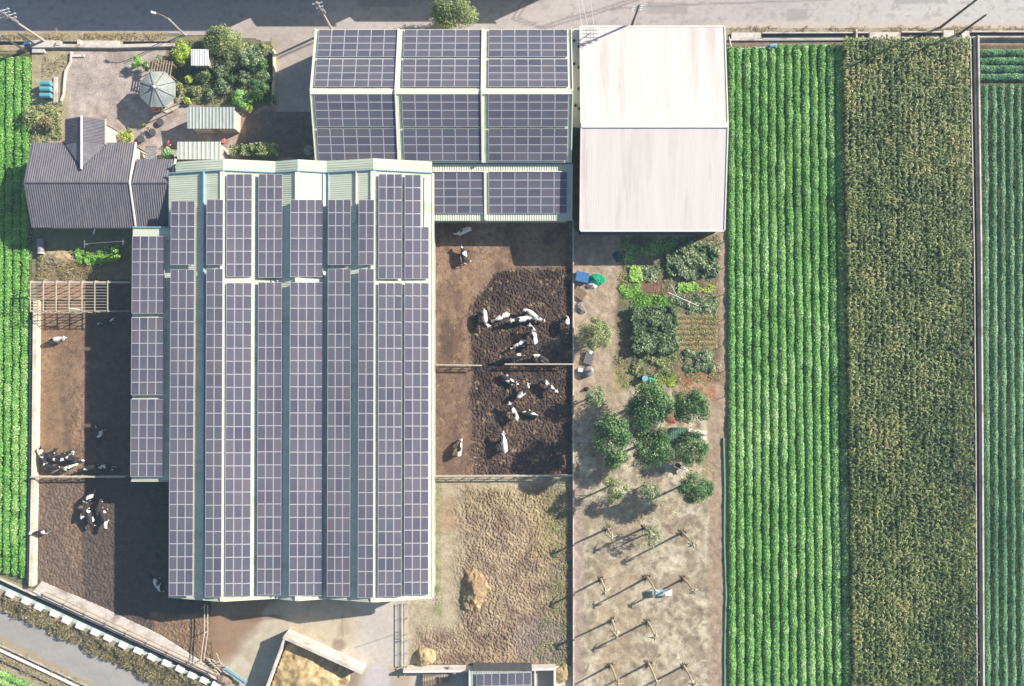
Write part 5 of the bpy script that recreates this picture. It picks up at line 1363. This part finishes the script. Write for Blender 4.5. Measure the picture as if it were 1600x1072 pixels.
tree('garden_tree', 'small green shrub just east of the gazebo roof', 295, 124, 7, 1.2, 'tree_y', 300, .2, clumps=6)
tree('garden_tree', 'olive shrub at the south east edge of the gazebo', 281, 137, 8, 1.2, 'tree_o', 300, .2, clumps=6)
tree('garden_tree', 'straggly shrub at the farmhouse north west corner beside the left field', 48, 186, 15, 1.8, 'tree_o', 700, .22, clumps=9)
tree('garden_tree', 'pale yellowish shrub north of the farmhouse roof', 72, 192, 13, 1.5, 'dry', 600, .22, clumps=8)
tree('garden_tree', 'dark green shrub between farmhouse roof and plain white shed', 262, 240, 10, 1.6, 'soy', 500, .24, clumps=7)
tree('garden_tree', 'light green plant beside the porch of the farmhouse', 196, 212, 11, 1.1, 'tree_y', 420, .2, clumps=7)
tree('garden_tree', 'low olive plant at the east corner of the corrugated shed', 390, 170, 6, .9, 'tree_y', 200, .2, clumps=5)
tree('garden_tree', 'pale bare looking shrub in the shaded yard corner by the hall', 484, 233, 9, 1.3, 'dry', 240, .2, clumps=6)
tree('garden_tree', 'grey green shrub along the garden middle row', 318, 120, 12, 1.4, 'tree_o', 500, .2, clumps=8)
tree('garden_tree', 'low dark shrub south of the garden middle row', 330, 148, 10, 1.1, 'tree_g', 420, .2, clumps=7)
scatter('garden_cover', 'mixed low ground cover among the garden shrubs', [(268, 62), (428, 70), (430, 165), (365, 163), (272, 158), (270, 100)], 130, .2, .35, 'tree_o', .45, .9, .36, cat='ground cover', voff=-.15)

for k, (x, y, r_, h_, mt, lab) in enumerate(((276, 100, 8, 1.3, 'tree_g', 'grey green shrub between pergola and lime green bush'), (312, 112, 9, 1.2, 'tree', 'small green shrub just below the small white shed'), (366, 98, 13, 2.0, 'tree_o', 'olive shrub under the south edge of the large roadside shrub tree'), (364, 122, 12, 1.6, 'tree', 'round green shrub at the centre of the garden'), (384, 120, 12, 1.9, 'tree_g', 'grey shrub left of the light green bush'), (306, 142, 8, 1.0, 'tree_o', 'little olive shrub right of the gazebo'), (416, 122, 9, 1.6, 'tree_g', 'narrow grey green shrub against the pale yellow wall'), (332, 60, 13, 2.0, 'tree', 'green shrub between the small white shed and the road'), (412, 76, 10, 1.6, 'tree_o', 'olive shrub at the driveway corner of the garden'), (292, 158, 6, .8, 'tree_y', 'low yellow green plant above the corrugated shed'), (250, 92, 7, 1.0, 'tree_g', 'low grey green plant north of the pergola'), (422, 156, 8, 1.3, 'tree', 'dark green shrub at the south end of the pale yellow wall'))):
    tree('garden_shrub', lab, x, y, r_, h_, mt, 420, .2, clumps=8)
def potted(label, px, py, mat, s_=1.0):
    t = thing('potted_plant', label, 'potted plant', P(px, py), 'potted plants in the farmyard'); p = P(px, py)
    q = MB(); q.tube([p, p + Vector((0, 0, .36 * s_))], [.16 * s_, .24 * s_], 10); q.build('pot', m['terracotta'], t)
    n = 90; d = NR.normal(0, 1, (n, 3)); d /= np.linalg.norm(d, axis=1, keepdims=True)
    V, Q = leafquads(np.array(p) + np.array([0, 0, .62 * s_]) + d * .36 * s_ * NR.random((n, 1)) ** .4, .2 * s_, .5, .6, nrm=d * .6 + np.array([0, 0, .6]))
    npmesh('plant', V, Q, m[mat], parent=t, fattr=NR.random(n))
potted('red flowering pot at the south tip of the gazebo', 248, 174, 'flower', 1.4)
potted('blue green potted shrub just right of the red pot', 257, 168, 'tree_g', 1.3)
potted('lime green potted plant left of the red pot', 242, 164, 'lime', 1.0)
potted('pink flowering pot between porch and plain white shed', 268, 226, 'flower', 1.0)
potted('small green potted plant beside the porch trim', 172, 205, 'tree', .9)
potted('pinkish potted plant at the porch corner', 178, 216, 'flower', .9)
potted('olive potted plant in the row east of the porch', 205, 205, 'tree_o', .9)
potted('dark green potted plant in the path east of the porch', 236, 204, 'tree_g', .9)
potted('light green potted plant near the gazebo shadow', 228, 196, 'tree_y', .8)
potted('pink potted plant at the corner of the plain white shed', 352, 222, 'flower', .9)
for k, (x, y, lab) in enumerate(((252, 192, 'round dark planter nearest the gazebo shadow'), (240, 208, 'round dark planter south of the potted row'), (222, 218, 'round dark planter beside the porch canopy'))):
    p = P(x, y); q = MB(); q.tube([p, p + Vector((0, 0, .4)), p + Vector((0, 0, .42)), p + Vector((0, 0, .2))], [.35, .48, .4, .36], 12); tag(q.build('planter', m['dark'], loc=p), lab, 'planter', 'round dark planters')
q = MB(); p = P(484, 236, .6); q.tube([(p.x, p.y, 0), (p.x, p.y, .95)], .62, 16); tk = thing('round_tub', 'round grey tub at the corner of solar hall and big barn', 'tub', (p.x, p.y, 0)); q.build('body', m['grey_pl'], tk)
q = MB(); q.tube([(p.x, p.y, .95), (p.x, p.y, 1.0)], .66, 16); q.build('lid', m['concrete_grey'], tk)

scatter('garden_undergrowth', 'mixed low weeds and seedlings between the vegetable beds of the orchard strip', [(966, 374), (1124, 366), (1126, 600), (960, 604)], 55, .2, .3, 'tree_o', .45, .9, .42, cat='undergrowth')
scatter('garden_undergrowth', 'loose bright green plants right of the long pale pole in the vegetable garden', [(1046, 462), (1120, 460), (1120, 488), (1060, 490)], 110, .24, .45, 'tree_g', .5, .9, .4, cat='undergrowth')
scatter('orchard_weeds', 'scattered dry weeds under and around the round orchard trees', [(898, 600), (1120, 600), (1122, 820), (898, 830)], 18, .2, .12, 'tree_o', .4, .8, .46, cat='weeds')
# bare young palms in a grid, with a few dry drooping fronds
def palm(label, px, py, h, nf, lean):
    b = P(px, py); t = thing('bare_palm', label, 'palm', b, 'bare palms in the dry orchard'); tp = b + Vector((lean[0], lean[1], h))
    q = MB(); q.tube([b, b + Vector((0, 0, .25)), b.lerp(tp, .5) + Vector((.04, 0, 0)), tp], [.27, .16, .12, .09], 9); q.build('trunk', m['palm_bark'], t)
    def fr(org, k, n, L, droop, w):
        a = 2 * math.pi * k / n + rnd.uniform(-.4, .4); d = Vector((math.cos(a), math.sin(a), 0)); L *= rnd.uniform(.7, 1.15); s_ = Vector((-d.y, d.x, 0)); pts = []
        for i in range(5):
            u = i / 4; pts.append(org + d * L * u + Vector((0, 0, L * (.35 * u - droop * u * u))))
        return pts, s_
    q = MB()
    for k in range(nf):
        pts, s_ = fr(tp, k, nf, .85, 1.1, .1)
        for i in range(4):
            for sg in (-1, 1):
                w0, w1 = .16 * (1 - i / 4) + .03, .16 * (1 - (i + 1) / 4) + .02
                q.face([pts[i], pts[i + 1], pts[i + 1] + s_ * sg * w1 - Vector((0, 0, w1 * .8)), pts[i] + s_ * sg * w0 - Vector((0, 0, w0 * .8))])
        q.tube(pts, [.03, .025, .02, .015, .01], 5)
    o = q.build('frond', m['frond'], t); at = o.data.attributes.new('var', 'FLOAT', 'FACE'); at.data.foreach_set('value', np.clip(NR.normal(.62, .2, len(o.data.polygons)), 0, 1).astype(np.float32))
    q = MB()
    for k in range(8):
        pts, s_ = fr(b + Vector((0, 0, .2)), k, 8, .72, .3, .1)
        q.face([pts[0] + s_ * .08, pts[2] + s_ * .09, pts[4], pts[2] - s_ * .09, pts[0] - s_ * .08])
    o = q.build('base_leaf', m['frond'], t); at = o.data.attributes.new('var', 'FLOAT', 'FACE'); at.data.foreach_set('value', (NR.random(len(o.data.polygons)) * .35).astype(np.float32))
for lab, x, y, h, nf, ln in (
    ('bare palm at the north end of the east row, shadow reaching the sapling', 1066, 832, 5.0, 6, (.2, -.3)),
    ('bare palm with spread dark base just north east of the metal table', 1068, 904, 4.6, 5, (.25, -.2)),
    ('bare palm whose shadow starts just left of the metal table', 1011, 902, 4.6, 3, (.3, -.4)),
    ('bare palm nearest the pen wall, level with the metal table', 939, 905, 4.2, 5, (0, -.3)),
    ('bare palm with many pale fronds, nearest the pen wall below the table', 956, 969, 4.6, 8, (-.1, -.1)),
    ('thin bare palm in the middle row below the metal table', 1012, 971, 4.6, 4, (.1, -.3)),
    ('bare palm nearest the pen wall at the picture bottom', 954, 1039, 4.6, 4, (.3, -.4)),
    ('bare palm in the middle row at the picture bottom', 1013, 1036, 4.8, 3, (.2, -.4)),
    ('bare palm with dark spiky base, east row at the picture bottom', 1068, 1040, 5.0, 7, (.2, -.3)),
    ('bare palm close to the sapling shadow, top of the row nearest the pen wall', 949, 826, 4.6, 4, (-.1, 0)),
    ('bare palm just right of the thin feathery sapling shadow, top of the middle row', 1008, 824, 4.2, 3, (0, 0))):
    palm(lab, x, y, h, nf, ln)

# ------------------------------------------------------------------ cattle
def cow_mesh(variant):
    nodes, edges, rad = [], [], []
    def add(p, r, par=None):
        nodes.append(p); rad.append(r if isinstance(r, tuple) else (r, r)); i = len(nodes) - 1
        if par is not None: edges.append((par, i))
        return i
    low = variant == 'lie'; dz = -.62 if low else 0
    pel = add((-.70, 0, 1.20 + dz), (.29, .31)); rump = add((-1.0, 0, 1.2 + dz), (.2, .24), pel); mid = add((-.2, 0, 1.13 + dz), (.39, .40), pel)
    ch = add((.42, 0, 1.13 + dz), (.33, .39), mid); wi = add((.78, 0, 1.2 + dz), (.22, .28), ch)
    if variant == 'graze': ne, po, mu = (1.12, 0, .92), (1.36, 0, .62), (1.5, 0, .26)
    elif variant == 'turn': ne, po, mu = (1.08, .16, 1.32), (1.22, .36, 1.38), (1.26, .70, 1.2)
    elif low: ne, po, mu = (1.08, .06, .82), (1.3, .12, .92), (1.58, .22, .74)
    else: ne, po, mu = (1.1, 0, 1.33), (1.36, 0, 1.42), (1.7, 0, 1.24)
    n_ = add(ne, (.16, .2), wi); p_ = add(po, (.135, .14), n_)
    f_ = add(tuple((a * .5 + b * .5) for a, b in zip(po, mu)), (.11, .115), p_); m_ = add(mu, (.085, .08), f_)
    d = Vector(mu) - Vector(po); side = Vector((-d.y, d.x, 0)).normalized()
    for s_ in (-1, 1):
        a = Vector(po) + side * s_ * .15 + Vector((0, 0, .05)); b = a + side * s_ * .17 + Vector((0, 0, -.03)) - d.normalized() * .04
        e1 = add(tuple(a), .045, p_); add(tuple(b), (.05, .02), e1)
    t1 = add((-1.16, 0, 1.2 + dz), .045, rump); t2 = add((-1.25, .03, .85 + dz * .8), .03, t1); add((-1.24, .05, .55 + dz * .55), .05, t2)
    if low:
        for s_ in (-1, 1):
            k1 = add((.62, .26 * s_, .34), .13, ch); k2 = add((.9, .3 * s_, .16), .08, k1); add((.62, .34 * s_, .08), .06, k2)
            k1 = add((-.5, .36 * s_, .34), .19, pel); k2 = add((-.2, .48 * s_, .2), .1, k1); add((-.62, .55 * s_, .09), .06, k2)
    else:
        st = .12 if variant == 'walk' else 0
        for s_ in (-1, 1):
            k1 = add((.5 + st * s_, .2 * s_, .78), .135, ch); k2 = add((.53 + 1.4 * st * s_, .2 * s_, .42), .07, k1); k3 = add((.52 + 1.7 * st * s_, .2 * s_, .1), .055, k2); add((.57 + 1.7 * st * s_, .2 * s_, .03), .065, k3)
            k1 = add((-.78 - st * s_, .23 * s_, .86), .18, pel); k2 = add((-.66 - 1.2 * st * s_, .23 * s_, .62), .105, k1); k3 = add((-.93 - 1.4 * st * s_, .22 * s_, .42), .062, k2); k4 = add((-.88 - 1.7 * st * s_, .22 * s_, .1), .055, k3); add((-.83 - 1.7 * st * s_, .22 * s_, .03), .065, k4)
    me = bpy.data.meshes.new('cow_cage'); me.from_pydata(nodes, edges, []); o = bpy.data.objects.new('cow_cage', me); C.objects.link(o)
    md = o.modifiers.new('s', 'SKIN'); sv = me.skin_vertices[0].data
    for i, r_ in enumerate(rad): sv[i].radius = r_; sv[i].use_root = (i == 0)
    md.use_smooth_shade = True
    su = o.modifiers.new('u', 'SUBSURF'); su.levels = su.render_levels = 2
    dg = bpy.context.evaluated_depsgraph_get(); ev = o.evaluated_get(dg)
    res = bpy.data.meshes.new_from_object(ev); bpy.data.objects.remove(o); bpy.data.meshes.remove(me)
    res.materials.clear(); res.materials.append(m['cow']); res.name = 'cow_' + variant
    res.polygons.foreach_set('use_smooth', [True] * len(res.polygons))
    return res
CM = {v: cow_mesh(v) for v in ('stand', 'walk', 'graze', 'turn', 'lie')}
udder = MB(); udder.sphere((-.52, 0, .72), .17, 10, 6, (1.2, 1, .8)); 
def horn_bm():
    q = MB()
    return q
def cow(label, px, py, dx, dy, var='stand', white=.5, s=1.0, group='cattle in the right pens', roll=0.0, cat='cow'):
    z = .5 if var == 'lie' else 1.1
    p = P(px, py, z * s); o = bpy.data.objects.new('calf' if cat == 'calf' else 'cow', CM[var]); C.objects.link(o)
    o.location = (p.x, p.y, .05); o.rotation_euler = (roll, 0, math.atan2(-dy, dx)); o.scale = (s, s, s); o.color = (.485 + (white - .5) * .6 - (.075 if px < 400 else 0), 0, 0, 1); s *= .93; o.scale = (s, s, s)
    if roll: o.location.z = .42 * s
    return tag(o, label, cat, group)
R_, L_ = 'cattle in the right pens', 'cattle in the left pens'
cow('white cow walking alone in the shade at the top of the right pen', 724, 361, -.9, .42, 'walk', .72, 1.0, R_)
cow('black and white cow resting on its side in the sun just below the lean-to shade', 736, 397, -.1, -1, 'stand', .5, 1.0, R_, roll=-1.15)
cow('white cow facing down, leftmost of the group in the upper right pen', 757.5, 496, .1, 1, 'turn', .66, .98, R_)
cow('white cow heading left, second from the left in the upper right pen group', 784, 495, -.9, .4, 'graze', .68, 1.08, R_)
cow('white cow with its head to the left at the centre of the white group', 815, 499, -1, .12, 'stand', .66, 1.1, R_)
cow('pale cow touching the shoulder of its neighbour, topmost on the right of the group', 831, 490, -.75, -.66, 'turn', .7, .92, R_)
cow('pale cow at the right end of the white group, head to the right', 838, 497, .9, .3, 'graze', .66, .85, R_)
cow('large white spotted cow standing lengthwise below the white group', 834, 524, -.12, -1, 'turn', .6, 1.15, R_)
cow('dark cow with white patches lying left of the large spotted cow', 812, 538, -.9, .45, 'lie', .52, 1.0, R_)
cow('nearly black cow just above the pipe fence', 805, 557, -1, .12, 'stand', .40, 1.05, R_)
cow('black and white cow close above the pipe fence, right of the nearly black cow', 847, 560, -.8, -.5, 'turn', .5, 1.0, R_)
cow('speckled dark cow standing alone against the thin boundary wall', 886, 506, .1, 1, 'graze', .54, 1.0, R_)
cow('black cow with white back lying just below the gap in the pipe fence', 793, 593, .85, .5, 'lie', .47, 1.05, R_)
cow('black and white cow on the right side below the pipe fence', 857, 602, .8, .6, 'stand', .56, .98, R_)
cow('dark cow with a white face between its two neighbours below the pipe fence', 818, 613, .75, -.65, 'turn', .49, 1.0, R_)
cow('white and black cow in the middle of the lower right pen', 803, 645, -.4, -.9, 'stand', .57, 1.02, R_)
cow('nearly black cow lying in the middle of the lower right pen', 829, 647, .95, .25, 'lie', .40, 1.0, R_)
cow('big bright white cow with a dark head in the lower right pen', 788, 694, -.08, -1, 'stand', .68, 1.1, R_)
cow('slim cow with one white patch standing on the sandy strip beside the big barn', 718, 702, .2, -1, 'graze', .54, .95, R_)
cow('white cow standing alone in the sun on the upper left pen, head to the right', 88, 530, 1, -.15, 'stand', .64, .95, L_)
cow('black and white cow in deep shade near the steel frame', 165, 504, .9, -.3, 'stand', .54, 1.0, L_)
cow('black cow in deep shade halfway down the left pen', 155, 679, .1, -1, 'turn', .49, 1.0, L_)
cow('black and white cow pressed against the cream wall, leftmost of the left crowd', 67, 715, -.15, -1, 'stand', .56, .98, L_)
cow('dark cow second in the left crowd by the cream wall', 77, 711, .8, -.6, 'stand', .44, .98, L_)
cow('cow with white shoulders in the middle of the left crowd', 85, 717, .9, .3, 'turn', .53, .98, L_)
cow('black cow with a pale rump behind the middle of the left crowd', 94, 714, 1, -.2, 'graze', .5, .98, L_)
cow('white faced cow at the upper right of the left crowd', 104, 709, 1, -.35, 'stand', .57, .95, L_)
cow('cow at the right tip of the left crowd', 113, 717, 1, .25, 'graze', .5, .92, L_)
cow('white cow just above the left pipe fence', 104, 732, .85, -.4, 'graze', .62, .9, L_)
cow('dark cow standing in the crowd shadow above the left pipe fence', 80, 730, 1, .1, 'stand', .46, .98, L_)
cow('black cow in the shade right of the left crowd', 140, 731, -1, .2, 'stand', .44, .98, L_)
cow('black cow with one white dot in the shade near the shed corner', 166, 731, 1, 0, 'lie', .49, 1.0, L_)
cow('spotted cow on the shade edge at the top of the lower left group', 140, 776, .75, -.65, 'stand', .53, 1.0, L_)
cow('dark cow with white patches at the right of the lower left group', 154, 793, -.3, 1, 'graze', .5, .95, L_)
cow('cow with a pale head at the left of the lower left group', 131, 800, .3, -1, 'stand', .56, .95, L_)
cow('black cow with a white hip in the middle of the lower left group', 140, 809, .3, 1, 'turn', .47, 1.0, L_)
cow('dark and white cow lowest of the lower left group', 162, 809, .35, 1, 'stand', .53, 1.05, L_)
cow('cow reaching its head over the cream wall beside the left field', 63, 832, -1, .1, 'stand', .54, .95, L_)
cow('black and white cow alone in the deep shade below the lean-to', 246, 913, -.55, -.85, 'stand', .62, 1.05, L_)
cow('small black and white calf between the round bright tree and the ball shaped tree', 1063, 729, .9, .45, 'stand', .52, .72, None, cat='calf')

# ------------------------------------------------------------------ thin morning haze
hz = bpy.data.materials.new('haze'); hz.use_nodes = True; ht = hz.node_tree; ht.nodes.remove(ht.nodes['Principled BSDF'])
pv = ht.nodes.new('ShaderNodeVolumePrincipled'); pv.inputs['Density'].default_value = HAZE; pv.inputs['Color'].default_value = (.5, .72, 1, 1); pv.inputs['Anisotropy'].default_value = .0
ht.links.new(pv.outputs[0], ht.nodes['Material Output'].inputs['Volume'])
q = MB(); q.box((0, 0, (H + 6 - 1.1) / 2), (420, 420, H + 6 + 1.1)); o = q.build('haze', hz); o['kind'] = 'stuff'; o['label'] = 'thin pale haze between the drone and the ground'; o['category'] = 'haze'
hz.cycles.homogeneous_volume = True

# ------------------------------------------------------------------ light, sky, camera
AZ = Vector((.91, .415)).normalized(); EL = math.radians(29.0)
sd = Vector((AZ.x * math.cos(EL), AZ.y * math.cos(EL), math.sin(EL)))
sun = bpy.data.lights.new('sun', 'SUN'); sun.energy = 5.0; sun.angle = math.radians(.55); sun.color = (1, .93, .84)
so = bpy.data.objects.new('sun', sun); C.objects.link(so); so.rotation_euler = sd.to_track_quat('Z', 'Y').to_euler(); so.location = (60, 30, 80)
w = bpy.data.worlds.new('World'); bpy.context.scene.world = w; w.use_nodes = True
nt = w.node_tree; sky = nt.nodes.new('ShaderNodeTexSky'); sky.sky_type = 'NISHITA'; sky.sun_disc = False
sky.sun_elevation = EL; sky.sun_rotation = math.atan2(AZ.x, AZ.y); sky.air_density = 1.2; sky.dust_density = 1.2; sky.ozone_density = 1.8
nt.links.new(sky.outputs[0], nt.nodes['Background'].inputs[0]); nt.nodes['Background'].inputs[1].default_value = .07
cam = bpy.data.cameras.new('camera'); cam.sensor_width = 36; cam.sensor_fit = 'HORIZONTAL'; cam.lens = 36 * F / 1600
cam.shift_y = (CY - 536) / 1600; cam.clip_end = 4000; cam.clip_start = 1
co = bpy.data.objects.new('camera', cam); C.objects.link(co); co.location = (0, 0, H); co.rotation_euler = (0, 0, 0)
sc_ = bpy.context.scene; sc_.camera = co
sc_.view_settings.view_transform = 'Standard'; sc_.view_settings.look = 'None'; sc_.view_settings.exposure = .95; sc_.view_settings.gamma = 1
sc_.render.resolution_x = 1024; sc_.render.resolution_y = 686
